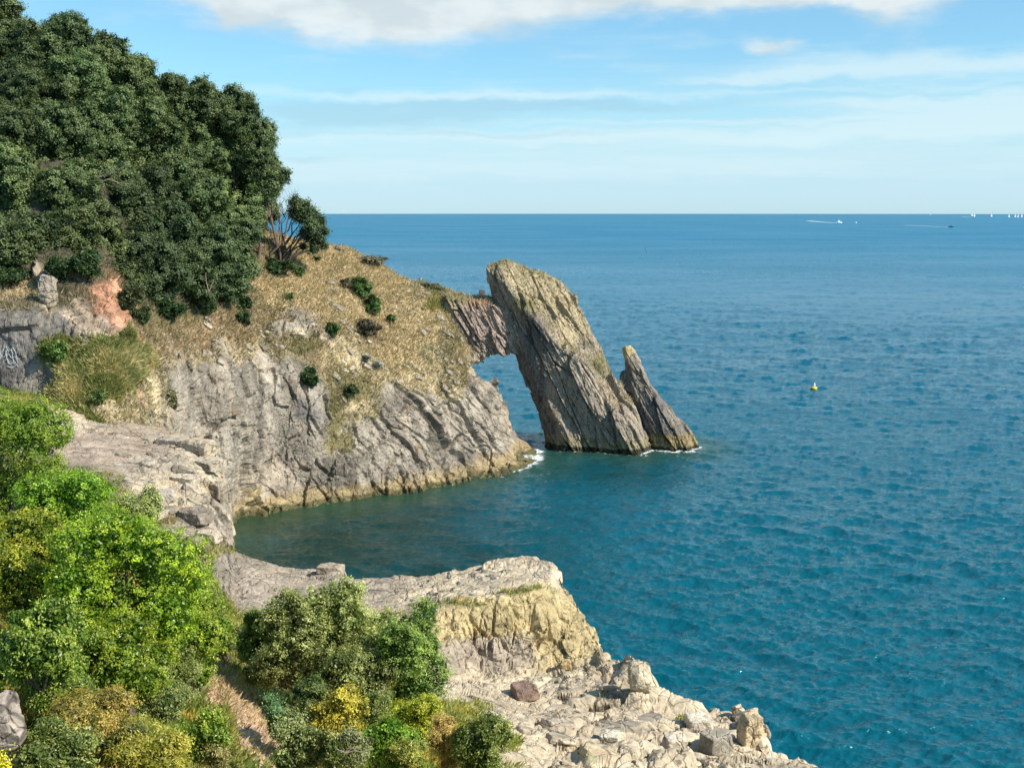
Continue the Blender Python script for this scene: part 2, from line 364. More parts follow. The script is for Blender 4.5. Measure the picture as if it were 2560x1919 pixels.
REG_B = [(200, 668, 13, 13, 'P'), (222, 695, 15, 16, 'P'), (250, 728, 14, 20, 'P'), (283, 765, 18, 20, 'P'), (8, 762, 14, 10, 'P'),
 (105, 448, 40, 12, 'Q'), (150, 465, 30, 9, 'R'), (50, 412, 14, 10, 'P'), (30, 400, 22, 7, 'V'), (60, 425, 25, 6, 'L'),
 (265, 590, 60, 28, 'R'), (180, 490, 36, 22, 'L'), (205, 520, 26, 24, 'G'), (350, 585, 60, 14, 'R'), (230, 570, 20, 18, 'G'),
 (480, 580, 60, 12, 'L'), (420, 592, 30, 10, 'L'), (545, 568, 20, 10, 'L'), (560, 720, 50, 30, 'L'), (620, 710, 60, 30, 'L'), (700, 735, 60, 20, 'L'), (760, 757, 50, 10, 'L'), (460, 690, 30, 10, 'L'), (560, 690, 40, 10, 'L'), (650, 760, 90, 20, 'L'),
 (460, 625, 25, 16, 'Y'), (500, 615, 35, 18, 'Y'), (535, 600, 20, 15, 'Y'), (560, 640, 25, 24, 'Y'), (500, 650, 40, 12, 'R'), (450, 660, 20, 12, 'R'), (470, 603, 30, 3, 'V'), (520, 590, 22, 3, 'V'),
 (762, 735, 6, 12, 'Y'), (510, 742, 12, 6, 'C'), (600, 755, 12, 5, 'N'), (640, 705, 14, 6, 'C'), (590, 695, 20, 4, 'C'), (690, 718, 20, 4, 'C'),
 (100, 725, 100, 34, 'V'), (170, 745, 50, 24, 'V'), (40, 680, 50, 40, 'V'), (320, 700, 45, 40, 'V'), (400, 740, 50, 30, 'V'), (150, 620, 100, 60, 'V'), (300, 655, 60, 24, 'V'), (440, 730, 30, 26, 'C'), (180, 800, 200, 30, 'C'), (110, 560, 90, 50, 'S')]

# ------------------------------------------------------------------ headland and wooded hill
SEABED = -3.0
ST_A = [(-160, [(470, 78), (380, 84), (312, 86), (290, 92), (200, 100), (110, 112), (50, 122)]),
 (-60, [(470, 78), (380, 84), (312, 86), (290, 92), (210, 100), (120, 112), (60, 122)]),
 (0, [(450, 78), (388, 84), (312, 86), (294, 91), (240, 97), (160, 106), (90, 118)]),
 (40, [(450, 78), (390, 84), (312, 86.5), (290, 91), (250, 96), (170, 104), (100, 116)]),
 (70, [(450, 78), (395, 82), (345, 86), (318, 87.5), (285, 91), (240, 97), (170, 106), (105, 118)]),
 (100, [(450, 78), (405, 81), (345, 85), (325, 88), (290, 92), (240, 98), (170, 107), (112, 119)]),
 (140, [(460, 80), (415, 83), (370, 87), (335, 92), (305, 97), (270, 101), (200, 110), (135, 121)]),
 (170, [(500, 90), (440, 92), (390, 95), (345, 98), (315, 101), (275, 105), (210, 114), (150, 123)]),
 (200, [(540, 97), (470, 99), (420, 101), (380, 103), (345, 105), (315, 108), (270, 113), (220, 120), (165, 128)]),
 (224, [(536, None), (490, 101), (440, 102), (390, 104), (350, 107), (320, 110), (285, 116), (240, 124), (190, 131)]),
 (238, [(524, None), (480, 104.5), (440, 105), (390, 107), (350, 109.5), (320, 113), (285, 119), (250, 125), (212, 132)]),
 (270, [(512, None), (470, 109.5), (430, 110.3), (385, 111.5), (350, 114), (320, 118), (290, 123), (262, 128), (236, 135)]),
 (310, [(506, None), (460, 111.5), (420, 112.5), (385, 114), (350, 117), (310, 123), (275, 130), (243, 138)]),
 (345, [(500, None), (450, 114), (405, 116), (380, 118), (340, 122), (300, 128), (270, 134), (249, 140)]),
 (375, [(496, None), (450, 116.5), (410, 119), (375, 122), (340, 126), (300, 132), (263, 140)]),
 (400, [(493, None), (450, 118.5), (410, 121), (375, 124.5), (340, 128), (310, 132), (277, 140)]),
 (430, [(489, None), (450, 120.5), (410, 124), (380, 127), (350, 130), (320, 133.5), (300, 136), (285, 140)]),
 (448, [(485, None), (450, 123), (420, 126), (390, 128.5), (360, 131), (330, 134), (305, 137), (292, 140)]),
 (460, [(482, None), (450, 124.5), (420, 127), (395, 129.5), (370, 132), (345, 134.5), (325, 138)]),
 (472, [(480, None), (455, 125.5), (430, 127.5), (405, 130), (385, 132.5), (366, 135)]),
 (482, [(478, None), (455, 127), (430, 129), (405, 131.5), (379, 135)]),
 (496, [(475, None), (450, 129), (420, 132), (389, 136)]),
 (505, [(472, None), (450, 131), (425, 134), (407, 136)]),
 (515, [(469, None), (452, 132.5), (440, 134), (430, 136)]),
 (525, [(466, None), (456, 132.5), (447, 134), (439, 135.5)]),
 (534, [(461, None), (457, 133), (453, 134), (449, 135)]),
 (541, [(459, None), (458.6, 133.5), (458.3, 133.8), (458, 134)])]
def profile(px, pts, n, back, under=True, wpx=1.0):
    w = np.array([P(px, py, WD(py) if D is None else D) for py, D in pts])
    pyx = np.array([p[0] for p in pts], float)
    t = np.concatenate(([0], np.cumsum(np.linalg.norm(np.diff(np.stack((pyx * wpx, w[:, 1] * 3), -1), axis=0), axis=1))))
    f = hermite(t, w, np.linspace(0, t[-1], n))
    if under:
        r = w[0, :2] / np.linalg.norm(w[0, :2])
        b0 = w[0] + np.array((-r[0] * 2, -r[1] * 2, 0)); b0[2] = min(w[0, 2] - 1, 0) + SEABED
        f = np.concatenate((np.linspace(b0, w[0], 7)[:-1], f))
    e = w[-1]; k = []
    for (dy, fz) in back: k.append(np.array((e[0] * (1 + dy / e[1] * .5), e[1] + dy, fz(e[2]))))
    kk = np.concatenate((e[None], np.array(k)))
    tt = np.arange(len(kk)); g = hermite(tt, kk, np.linspace(0, len(kk) - 1, 36))[1:]
    return np.concatenate((f, g))
BACK_HEAD = [(1.5, lambda z: z - .5), (5, lambda z: z * .8), (9, lambda z: z * .4), (12, lambda z: min(z * .1, 0)), (13, lambda z: SEABED)]
BACK_HILL = [(5, lambda z: z + 1), (14, lambda z: z), (30, lambda z: z * .8), (45, lambda z: z * .3), (55, lambda z: SEABED)]
NV = 400
pr = []
for px, pts in ST_A:
    k = np.clip((px - 200) / 110, 0, 1)
    sb = 1 - .88 * np.clip((px - 450) / 60, 0, 1); a = profile(px, pts, NV, BACK_HILL); b = profile(px, pts, NV, [(dy * sb, fz) for dy, fz in BACK_HEAD])
    pr.append(a * (1 - k) + b * k)
cols = np.concatenate((np.arange(-160, 0, 3.0), np.arange(0, 541.01, 0.95)))
GA = hermite([s[0] for s in ST_A], np.array(pr), cols)
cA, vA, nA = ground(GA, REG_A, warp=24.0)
vA = np.clip(vA + .75 * fbm(GA / 1.6, 5, .65, seed=91) * np.clip(4 * vA * (1.25 - vA), .15, 1), 0, 1)
NA = grid_normals(GA)
if NA[len(cols) // 2, 150, 1] > 0: NA = -NA
LV4 = ((1.0, 1.0), (.42, .40), (.17, .13))
F_left = frame((.5, -.8, .3), (0.1, .2, 1)); F_right = frame((.72, -.25, .66), (.62, -.1, -.75))
kx = np.clip((GA[..., 0] + 19 * S) / (10 * S), 0, 1); kx = kx * kx * (3 - 2 * kx)
rd = rockdisp(GA, F_left, .8, .58, .05, (2.6, 5.4, 3.2), 1, levels=LV4) * (1 - kx) + rockdisp(GA, F_right, .75, .58, .26, (1.0, 7.0, 3.0), 3, warp=.22, levels=LV4) * kx
vd = .35 * fbm(GA / 2.0, 4, seed=77) + .07 * fbm(GA / .35, 2, seed=78)
rockm = np.clip(1 - vA * 1.25, 0, 1)
pxa_, pya_ = project(GA); rd = rd * (1 - .6 * np.exp(-((pxa_ - 20) / 45) ** 4 - ((pya_ - 345) / 45) ** 4))
amp = rockm * rd + (1 - rockm) * vd
edge = np.clip((541 - cols) / 60, 0.12, 1)[:, None]
GA2 = GA + NA * (amp * edge)[..., None]
GA2, NA, cA, vA, nA, rockm = respace(GA2, NA, cA, vA, nA, rockm)
GA2 = fine_relief(GA2, NA, rockm * edge, .05, .5, 301)
# tidal band, wet ochre and weed
z = GA2[..., 2]; tide = np.clip(1 - (z + .6 * fbm(GA2 / 1.6, 4, seed=5) - .7) / .6, 0, 1) * np.clip((GA2[..., 0] + 26) / 3, 0, 1)
st_ = np.clip(fbm(GA2 / np.array((1.2, 1.2, 4.5)), 4, .6, seed=95) * 2.2, -1, 1)[..., None] * rockm[..., None]; cA = cA * (1 + .42 * st_)
cA = cA * (1 - tide[..., None] * .85) + np.array((.33, .25, .125)) * tide[..., None] * .85
wet = np.clip(1 - (z - .28 - .2 * fbm(GA2 / .7, 3, seed=6)) / .18, 0, 1)[..., None]
cA = cA * (1 - wet) + np.array((.10, .09, .04)) * wet
cA = np.clip(cA * (1 + .12 * fbm(GA2 / .8, 3, seed=41))[..., None], .01, .9)
nu, nv = GA2.shape[:2]
FA = grid_faces(nu, nv)
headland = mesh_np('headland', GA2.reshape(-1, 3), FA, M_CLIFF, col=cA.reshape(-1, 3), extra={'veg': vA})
tag(headland, 'grassy headland with grey limestone cliffs falling to the sea, wooded at its landward end', 'headland', kind='structure')
bvhA = BVHTree.FromPolygons([tuple(v) for v in GA2[::4, ::4].reshape(-1, 3)], [tuple(f) for f in grid_faces(*GA2[::4, ::4].shape[:2]).tolist()])

# ------------------------------------------------------------------ near land: terrace, ledge, foreground slope
ST_B = [(-200, [(1100, 8), (900, 11), (767, 17), (710, 20), (650, 26), (560, 38), (470, 58), (425, 72), (400, 84)]),
 (0, [(1100, 8), (900, 11), (767, 17), (710, 20), (650, 26), (560, 38), (470, 58), (425, 72), (405, 78), (385, 86)]),
 (50, [(1100, 8), (900, 11), (767, 17.5), (720, 20), (660, 26), (560, 40), (480, 57), (435, 71), (412, 78), (390, 87)]),
 (100, [(1100, 8), (900, 11), (767, 18), (730, 20), (680, 25), (580, 38), (500, 56), (455, 66), (432, 74), (415, 82), (400, 89)]),
 (150, [(1100, 8), (900, 11), (767, 19), (720, 22), (680, 26), (590, 40), (520, 56), (480, 63), (455, 69), (435, 76), (425, 85)]),
 (180, [(1100, 8), (900, 12), (767, 20), (720, 23), (660, 28), (600, 42), (550, 53), (510, 59), (480, 64), (452, 70), (440, 76), (432, 82)]),
 (205, [(1100, 8), (900, 12), (767, 20.5), (720, 23.5), (660, 29), (610, 42), (570, 52), (530, 58), (500, 63), (470, 68), (448, 74), (442, 77)]),
 (216, [(1100, 8), (900, 12), (767, 21), (720, 24), (660, 29), (620, 42), (580, 51), (540, 58), (510, 63), (480, 68), (460, 72), (449, 74)]),
 (222, [(1100, 8), (900, 12), (767, 21), (720, 24), (660, 29.5), (620, 42), (590, 50), (555, 57), (530, 61), (505, 65), (485, 69), (470, 71)]),
 (228, [(1100, 8), (900, 12), (767, 21.5), (720, 24), (660, 30), (625, 42), (595, 50), (570, 56), (545, 60), (525, 64), (510, 67)]),
 (233, [(1100, 8), (900, 12), (767, 22), (720, 24.5), (660, 30), (630, 42), (600, 50), (580, 56), (560, 61), (548, 65)]),
 (245, [(1100, 8), (900, 12), (767, 22), (720, 25), (660, 31), (630, 42), (600, 50), (580, 56), (562, 61), (554, 64)]),
 (290, [(1100, 8), (900, 13), (767, 23), (720, 27), (670, 33), (640, 42), (610, 50), (585, 57), (566, 63)]),
 (343, [(1100, 9), (900, 14), (767, 24), (720, 28), (680, 33), (650, 42), (620, 48), (590, 55), (570.5, 60.5)]),
 (349, [(1100, 9), (900, 14), (767, 24), (720, 28), (680, 33), (650, 42), (620, 48), (595, 54), (577, 58.5)]),
 (420, [(1100, 10), (900, 15), (767, 25), (720, 30), (690, 35), (655, 43), (620, 48.5), (605, 51), (577, 58)]),
 (440, [(1100, 10), (900, 16), (767, 26), (720, 31), (690, 39), (676, 44.5), (640, 46.5), (604, 48.8), (592, 52), (574, 57.5)]),
 (470, [(1100, 10), (900, 16), (767, 28), (720, 34), (690, 42), (678, 46), (640, 47.5), (598, 49), (586, 52), (569, 57)]),
 (500, [(1100, 11), (900, 17), (767, 30), (720, 36), (690, 43), (676, 46.3), (640, 47.8), (592, 49.4), (580, 52), (564, 57)]),
 (530, [(1100, 11), (900, 18), (767, 31), (720, 37.5), (690, 43.5), (675, 46.6), (632, 48.3), (586, 50), (575, 52.5), (559, 57)]),
 (552, [(1100, 11), (900, 18), (767, 32), (720, 38), (690, 43.5), (670, 47), (630, 49), (590, 51), (575, 53), (560, 56.5)]),
 (559, [(1100, 11), (900, 18), (767, 32), (720, 38), (690, 43.5), (668, 47), (635, 49), (605, 50.7), (585, 52.7), (570, 55.5)]),
 (568, [(1100, 11), (900, 18), (767, 32.5), (720, 38.3), (690, 43.5), (666, 47), (640, 48.7), (615, 50.5), (590, 53)]),
 (581, [(1100, 12), (900, 19), (767, 33), (720, 38.5), (690, 43.5), (668, 46.5), (640, 48.8), (609, 51.5)]),
 (595, [(1100, 12), (900, 19), (767, 33), (720, 39), (690, 43.5), (665, 46.8), (645, 48.3), (629, 50)]),
 (614, [(1100, 12), (900, 19), (767, 33.5), (720, 39), (690, 43.3), (672, 45.5), (660, 47)]),
 (630, [(1100, 12), (900, 20), (767, 33.5), (720, 39), (695, 42.5), (680, 44.2), (668, 45), (655, 46)]),
 (648, [(1100, 12), (900, 20), (767, 34), (720, 39.5), (700, 42), (688, 43.2), (672, 44), (660, 45)]),
 (657, [(1100, 12), (900, 20), (767, 34), (720, 39.5), (700, 42), (686, 43.5), (672, 44.7)]),
 (673, [(1100, 12), (900, 20), (767, 34.5), (730, 39), (710, 41.5), (694, 43.5)]),
 (699, [(1100, 12), (900, 21), (767, 35), (735, 38.5), (715, 41), (702, 42.8)]),
 (730, [(1100, 13), (900, 21), (767, 35), (740, 38), (725, 40), (714, 41.7)]),
 (741, [(1100, 13), (900, 21), (767, 35), (745, 37.8), (725, 39.4), (709, 41)]),
 (755, [(1100, 13), (900, 21), (767, 35.3), (750, 37.3), (728, 38.6), (712, 40.4)]),
 (761, [(1100, 13), (900, 21), (767, 35.3), (752, 37), (735, 38.3), (722, 39.6)]),
 (765, [(1100, 13), (900, 21), (767, 35.5), (758, 36.5), (748, 38)]),
 (786, [(1100, 13), (900, 21), (785, 33.5), (768, 35.5), (758, 37)]),
 (813, [(1100, 13), (900, 22), (800, 32), (780, 34.5), (767, 36.3)]),
 (900, [(1100, 13), (950, 20), (850, 28), (830, 30), (815, 31.5)])]
BACK_B = [(.5, lambda z: z - 1.0), (1.5, lambda z: z - 3.2), (2.6, lambda z: z * .35), (3.6, lambda z: -1), (4.5, lambda z: SEABED)]
NVB = 1050
pb = []
for px, pts in ST_B:
    a = profile(px, pts, NVB, BACK_B, under=False, wpx=1.0)
    w0 = a[0]; near = np.linspace(np.array((w0[0] * .2, 0.3, CH - 2.0)), w0, 6)[:-1]
    pb.append(np.concatenate((near, a)))
colsB = np.concatenate((np.arange(-200, 0, 4.0), np.arange(0, 210, 1.5), np.arange(210, 235, .7), np.arange(235, 430, 1.2), np.arange(430, 830, 1.0), np.arange(830, 901, 3)))
GB = hermite([s[0] for s in ST_B], np.array(pb), colsB)
cB, vB, nB = ground(GB, REG_B, warp=5.0)
NB = grid_normals(GB)
if NB[len(colsB) // 2, 300, 2] < 0: NB = -NB
F_b = frame((.25, -.35, .9), (.9, .1, -.1))
dist = GB[..., 1]
rdB = rockdisp(GB, F_b, .35, .32, .0, (.8, 2.8, 1.7), 11, terr_=.6, levels=((1.0, 1.2), (.5, .55)), ramp=.22)
pxB, pyB = project(GB)
shelf = np.clip((pxB - 520) / 60, 0, 1) * np.clip((pyB - 670) / 30, 0, 1)
wall = np.exp(-((pxB - 510) / 75) ** 2 - ((pyB - 638) / 34) ** 2)
F_w = frame((.9, -.3, .25), (.25, 0, 1))
rdW = rockdisp(GB, F_w, .3, .28, .03, (.6, 2.0, .9), 31, levels=((1.0, 1.0), (.5, .5), (.25, .2)), ramp=.15)
base = rdB * (.40 + .50 * shelf + .5 * np.exp(-((pxB - 190) / 40) ** 2 - ((pyB - 490) / 45) ** 2))
rdB = base * (1 - wall) + rdW * 1.0 * wall
vdB = .12 * fbm(GB / 1.1, 4, seed=177)
rockB = np.clip(1 - vB * 1.2, 0, 1)
sandy = np.exp(-((pxB - 240) / 60) ** 2 - ((pyB - 715) / 60) ** 2)
fade = np.clip((GB[..., 1] - 4) / 6, 0, 1) * (1 - .8 * sandy)
terr = np.clip(1 - ((pxB - 110) / 55) ** 2 - ((pyB - 450) / 18) ** 2, 0, 1)
GB2 = GB + NB * ((rockB * rdB + (1 - rockB) * vdB) * fade * (1 - .6 * terr))[..., None]
fade = np.broadcast_to(fade, rockB.shape)
GB2, NB, cB, vB, rockB, fade, terr, pxB, pyB = respace(GB2, NB, cB, vB, rockB, fade, terr, pxB, pyB)
GB2 = fine_relief(GB2, NB, rockB * fade * (1 - .6 * terr), .055, .75, 303, fs=.9, fo=2)
z = GB2[..., 2]
tide = np.clip(1 - (z - .8) / .5, 0, 1)[..., None]
cB = cB * (1 - tide * .8) + np.array((.36, .27, .12)) * tide * .8
cB = np.clip(cB * (1 + .15 * fbm(GB2 / .6, 3, seed=43))[..., None], .01, .9)
ledge = mesh_np('rock_ledge', GB2.reshape(-1, 3), grid_faces(*GB2.shape[:2]), M_LEDGE, col=cB.reshape(-1, 3), extra={'veg': vB})
tag(ledge, 'pale rock ledge and shrubby slope dropping from the viewpoint to the cove', 'rock ledge', kind='structure')
bvhB = BVHTree.FromPolygons([tuple(v) for v in GB2[::3, ::3].reshape(-1, 3)], [tuple(f) for f in grid_faces(*GB2[::3, ::3].shape[:2]).tolist()])

def ray(px, py, which=None):
    """where the view line through px, py meets the land"""
    o = Vector((0, 0, CH)); d = Vector(P(px, py, 50.0)) - o; d.normalize()
    best = None
    for b in ((bvhA, bvhB) if which is None else (which,)):
        h = b.ray_cast(o, d)
        if h[0] is not None and (best is None or h[3] < best[3]): best = h
    return best
def drop(x, y, default=0.0, which=None):
    best = None
    for b in ((bvhA, bvhB) if which is None else (which,)):
        h = b.ray_cast(Vector((x, y, 120)), Vector((0, 0, -1)))
        if h[0] is not None and (best is None or h[0].z > best): best = h[0].z
    return default if best is None else best

# lofted rocks (arch, stack)
GRIDS = {}
def loft(name, levels, nper, nlev, F, parent, mat, colfn, dispkw, cap=True, seed=0, sharp=True, damp=None):
    """levels: (L, K, 3) world corner points, ring by ring"""
    L = np.asarray(levels, float)
    t = np.concatenate(([0], np.cumsum(np.linalg.norm(np.diff(L.mean(1), axis=0), axis=1))))
    tt = np.linspace(0, t[-1], nlev)
    R = hermite(t, L, tt)                       # nlev, K, 3
    K = L.shape[1]; out = []
    for k in range(K):
        a = R[:, k]; b = R[:, (k + 1) % K]; m = nper[k]
        for s in np.arange(m) / m: out.append(a * (1 - s) + b * s)
    G = np.array(out)                           # nu, nlev, 3
    for _ in range(2): G = .25 * np.roll(G, 1, 0) + .5 * G + .25 * np.roll(G, -1, 0)
    N = grid_normals(G, True)
    c = G.mean((0,)); out_dir = (G - c[None])
    if (N * out_dir).sum() < 0: N = -N
    d = rockdisp(G, F, seed=seed, **dispkw)
    if damp is not None: d = d * damp(np.linspace(0, 1, nlev))[None]
    G2 = G + N * d[..., None]
    G2 = fine_relief(G2, N, 1.0, .045, .45, seed + 9, True)
    nu, nv = G2.shape[:2]
    V = G2.reshape(-1, 3); faces = [grid_faces(nu, nv, True)]
    extra = []; 
    if cap:
        for j in (0, nv - 1):
            cpt = G2[:, j].mean(0); idx = len(V) + len(extra); extra.append(cpt)
            i = np.arange(nu); faces.append(np.stack((i * nv + j, ((i + 1) % nu) * nv + j, np.full(nu, idx)), -1))
    V = np.concatenate((V, np.array(extra))) if extra else V
    col, veg = colfn(V, None); GRIDS[name] = (G2, N)
    return mesh_np(name, V, faces, mat, parent=parent, col=col, extra={'veg': veg})

P0 = [(543, 448, 139), (539, 419, 139), (532, 399, 139), (525, 379, 139), (517, 360, 139), (511, 340, 138.6), (498, 318, 138.3), (490, 297, 138), (486.5, 268, 138), (491, 263, 138.3)]
P1 = [(567, 451, 136.2), (562, 422, 136.4), (554, 396, 136.5), (548, 374, 136.7), (542, 352, 136.8), (534, 330, 137), (520, 310, 137.2), (503, 292, 137.3), (494, 270, 137.6), (495, 262, 138)]
P2 = [(639, 454.5, 133.6), (626, 424, 134.2), (609, 408, 134.8), (594, 384, 135.3), (582, 364, 135.6), (560, 347, 136), (541, 325, 136.4), (522, 303, 136.8), (503, 272, 137.4), (499, 261, 138)]
P3 = [(649, 449, 136.5), (637, 410, 137), (624, 394, 138), (613, 374, 139), (605, 355, 139.5), (594, 335, 140), (581, 308, 140.5), (560, 281, 141), (528, 269, 140.5), (503, 259, 139)]
def corner_levels(*cs):
    return np.array([[P(*c) for c in lev] for lev in zip(*cs)])
Lv = corner_levels(P0, P1, P2, P3)
bk_r = Lv[:, 3] + np.array((-1.0, 3.6, -.6)) * np.linspace(1, .35, len(Lv))[:, None]
bk_l = Lv[:, 0] + np.array((1.0, 3.8, -.2)) * np.linspace(1, .35, len(Lv))[:, None]
Lv = np.concatenate((Lv, bk_r[:, None], bk_l[:, None]), 1)
btm = Lv[0].copy(); btm[:, 2] = SEABED; btm[:, 0] += .6
Lv = np.concatenate((btm[None], Lv))
axis = np.array((-.44, 0.0, .90)); F_arch = frame((.85, -.25, .44), axis)
REG_ARCH = [(520, 275, 30, 12, 'C'), (550, 300, 25, 14, 'C'), (570, 330, 22, 16, 'C'), (585, 345, 14, 12, 'R'), (500, 262, 10, 5, 'V'), (530, 305, 12, 5, 'V'), (598, 362, 8, 10, 'V'),
  (500, 290, 10, 22, 'R'), (535, 350, 20, 30, 'K'), (560, 400, 20, 50, 'R'), (590, 420, 30, 30, 'R'), (575, 370, 20, 20, 'R'), (620, 430, 20, 20, 'R'), (605, 395, 10, 15, 'W'), (550, 430, 14, 30, 'K'), (555, 335, 10, 10, 'R'), (540, 385, 10, 40, 'K')]
T['A'] = ((.34, .265, .215), 0)
def arch_col(V, _):
    c, v, n = ground(V, REG_ARCH, warp=4, sharp=2.5)
    z = V[:, 2]; f = .15 * fbm(V / 1.0, 2, seed=4)
    b = np.clip(1 - (z + f - 1.15) / .15, 0, 1)[:, None]
    c = c * (1 - b * .75) + np.array((.27, .235, .13)) * b * .75
    w = np.clip(1 - (z + f - .35) / .15, 0, 1)[:, None]
    c = c * (1 - w) + np.array((.05, .045, .025)) * w
    return c, v * .6
arch = empty('rock_arch', tuple(P(590, 450, 137) * np.array((1, 1, 0))), label='natural rock arch of leaning grey strata joined to the headland by a reddish rock bridge', cat='rock arch')
loft('rock_pier', Lv, (34, 120, 60, 40, 80, 40), 420, F_arch, arch, M_ARCH, arch_col, dict(big=.22, block=.38, strata=.14, sc=(1.1, 9., 1.9), warp=.10, lay=(.45, 12., .8)), seed=214,
     damp=lambda t: np.clip((1.02 - t) / .12, .35, 1))
# the bridge
BR = [(436, 292, 322, 137.0), (448, 293, 335, 136.2), (458, 295, 350, 136.0), (468, 296.5, 362, 136.2), (476, 297, 363, 136.5), (484, 297.5, 358, 136.8), (491, 299, 353, 137.0), (500, 303, 354, 137.2), (511, 308, 352, 137.4), (526, 318, 352, 137.8)]
lv = []
for px, t_, b_, D in BR:
    tf = P(px, t_ + 5, D); mf = P(px, (t_ + b_) / 2 + 3, D - .3); bf = P(px, b_, D + .6); bb = P(px, b_ - 6, D + 5) ; tb = P(px, t_ + 1, D + 5); tm = P(px, t_, D + 2)
    lv.append([tf, mf, bf, bb, tb, tm])
def bridge_col(V, _):
    c, v, n = ground(V, [(465, 330, 25, 26, 'A'), (500, 330, 20, 26, 'A'), (480, 352, 20, 8, 'R'), (460, 297, 30, 6, 'V'), (480, 300, 14, 5, 'O'), (490, 310, 12, 8, 'W'), (450, 310, 14, 6, 'C'), (515, 330, 10, 20, 'R')], warp=5, sharp=3)
    return c, v * .5
loft('rock_bridge', lv, (50, 50, 30, 24, 24, 16), 190, F_arch, arch, M_ARCH, bridge_col, dict(big=.2, block=.26, strata=.12, sc=(.5, 5.5, 1.0), warp=.12, lay=(.28, 6., .5)), seed=230)
# the sea stack: left edge, front corner, right edge
Q0 = [(640, 447, 139.5), (632, 430, 139.5), (628, 410, 139.5), (624, 392, 139.5), (619.5, 378, 139.5), (626, 371, 139.2), (624.5, 358, 139), (622.5, 347, 139)]
Q1 = [(660, 452, 136.2), (652, 430, 136.6), (645, 410, 137), (638, 392, 137.4), (634, 378, 137.8), (632, 371, 138), (628, 358, 138.2), (625, 346, 138.5)]
Q2 = [(688, 452, 135.6), (675, 430, 136.3), (663, 410, 137), (652, 394, 137.5), (646, 382, 138), (642, 371, 138.3), (636, 357, 138.5), (629, 345.5, 138.8)]
Q3 = [(697, 447, 138), (684, 422, 138.5), (671, 410, 139), (658, 396, 139.3), (648, 384, 139.6), (644, 372, 139.8), (639, 358, 139.8), (632, 346.5, 139.6)]
Lq = corner_levels(Q0, Q1, Q2, Q3)
bq = Lq[:, 3] + np.array((-.8, 2.4, 0)) * np.linspace(1, .3, len(Lq))[:, None]
bl = Lq[:, 0] + np.array((.5, 2.2, 0)) * np.linspace(1, .3, len(Lq))[:, None]
Lq = np.concatenate((Lq, bq[:, None], bl[:, None]), 1)
btm = Lq[0].copy(); btm[:, 2] = SEABED; btm[:, 0] += .5
Lq = np.concatenate((btm[None], Lq))
def stack_col(V, _):
    c, v, n = ground(V, [(627, 350, 6, 8, 'Y'), (635, 365, 8, 12, 'R'), (640, 390, 12, 16, 'G'), (650, 410, 14, 16, 'K'), (665, 430, 16, 14, 'K'), (672, 420, 10, 14, 'G'), (625, 385, 8, 10, 'K')], warp=4)
    z = V[:, 2]; f = .2 * fbm(V / 1.0, 2, seed=4)
    b = np.clip(1 - (z + f - 1.3) / .3, 0, 1)[:, None]
    c = c * (1 - b * .8) + np.array((.30, .23, .10)) * b * .8
    w = np.clip(1 - (z + f - .3) / .15, 0, 1)[:, None]
    return c * (1 - w) + np.array((.05, .045, .025)) * w, v * .4
stack = empty('sea_stack', tuple(P(668, 450, 138) * np.array((1, 1, 0))), label='narrow leaning sea stack with a finger of rock on top, just seaward of the arch', cat='sea stack')
loft('rock_pillar', Lq, (26, 50, 26, 26, 40, 26), 240, frame((.8, -.3, .5), (-.5, 0, .86)), stack, M_ARCH, stack_col, dict(big=.15, block=.26, strata=.12, sc=(.6, 6.0, 1.0), warp=.12, lay=(.3, 6., .6)), seed=260,
     damp=lambda t: np.clip((1.05 - t) / .4, .4, 1))

# ------------------------------------------------------------------ boulders
def boulder(name, px, py, wpx, hpx, label, colr, mat=None, boxy=.55, seed=0, rotz=.0, D=None, depth=1.0, sink=.12, res=48, amp=1.0):
    if D is None:
        h = ray(px, py + hpx / 2); loc = np.array(h[0]); Dm = loc[1]
    else: loc = P(px, py + hpx / 2, D); Dm = loc[1]
    sx = wpx * Dm / FPX / 2; sz = hpx * Dm / FPX / 2; sy = sx * depth
    u = np.linspace(0, 2 * np.pi, res * 2, endpoint=False)[:, None]; v = np.linspace(-np.pi / 2, np.pi / 2, res)[None]
    d = np.stack((np.cos(u) * np.cos(v), np.sin(u) * np.cos(v), np.sin(v) + 0 * u), -1)
    e = boxy
    pw_ = 2.5 + 18 * e * e; q = d / (np.abs(d) ** pw_).sum(-1, keepdims=True) ** (1 / pw_)
    r_ = random.Random(seed)
    for k in range(9):                          # chisel flat facets
        n = np.array([r_.gauss(0, 1) for _ in range(3)]); n /= np.linalg.norm(n); c = (.72 + .45 * e) + .25 * r_.random()
        s_ = (q @ n) - c; q = q - np.where(s_ > 0, s_, 0)[..., None] * n
    g = q * np.array((sx, sy, sz))
    cz, sz_ = math.cos(rotz), math.sin(rotz)
    g = np.stack((g[..., 0] * cz - g[..., 1] * sz_, g[..., 0] * sz_ + g[..., 1] * cz, g[..., 2]), -1)
    o = loc + np.array((0, sy * .6, sz * (1 - 2 * sink)))
    W = g + o
    nrm = d
    s = min(sx, sz)
    f1, f2, dd, cid = worley(W / (s * .9), seed + 7)
    W = W + nrm * (amp * s * (.13 * fbm(W / s, 4, seed=seed) + .10 * (cid[..., 0] - .5) - .08 * (1 - np.clip((f2 - f1) / .08, 0, 1))))[..., None]
    V = W.reshape(-1, 3)
    c = np.array(colr) * (1 + .25 * fbm(V / (s * .6), 3, seed=seed + 3))[:, None]
    ob = mesh_np(name, V, grid_faces(res * 2, res, True), mat or M_LEDGE, col=c, extra={'veg': np.zeros(len(V))}, origin=(o[0], o[1], o[2] - sz))
    return tag(ob, label, 'boulder')
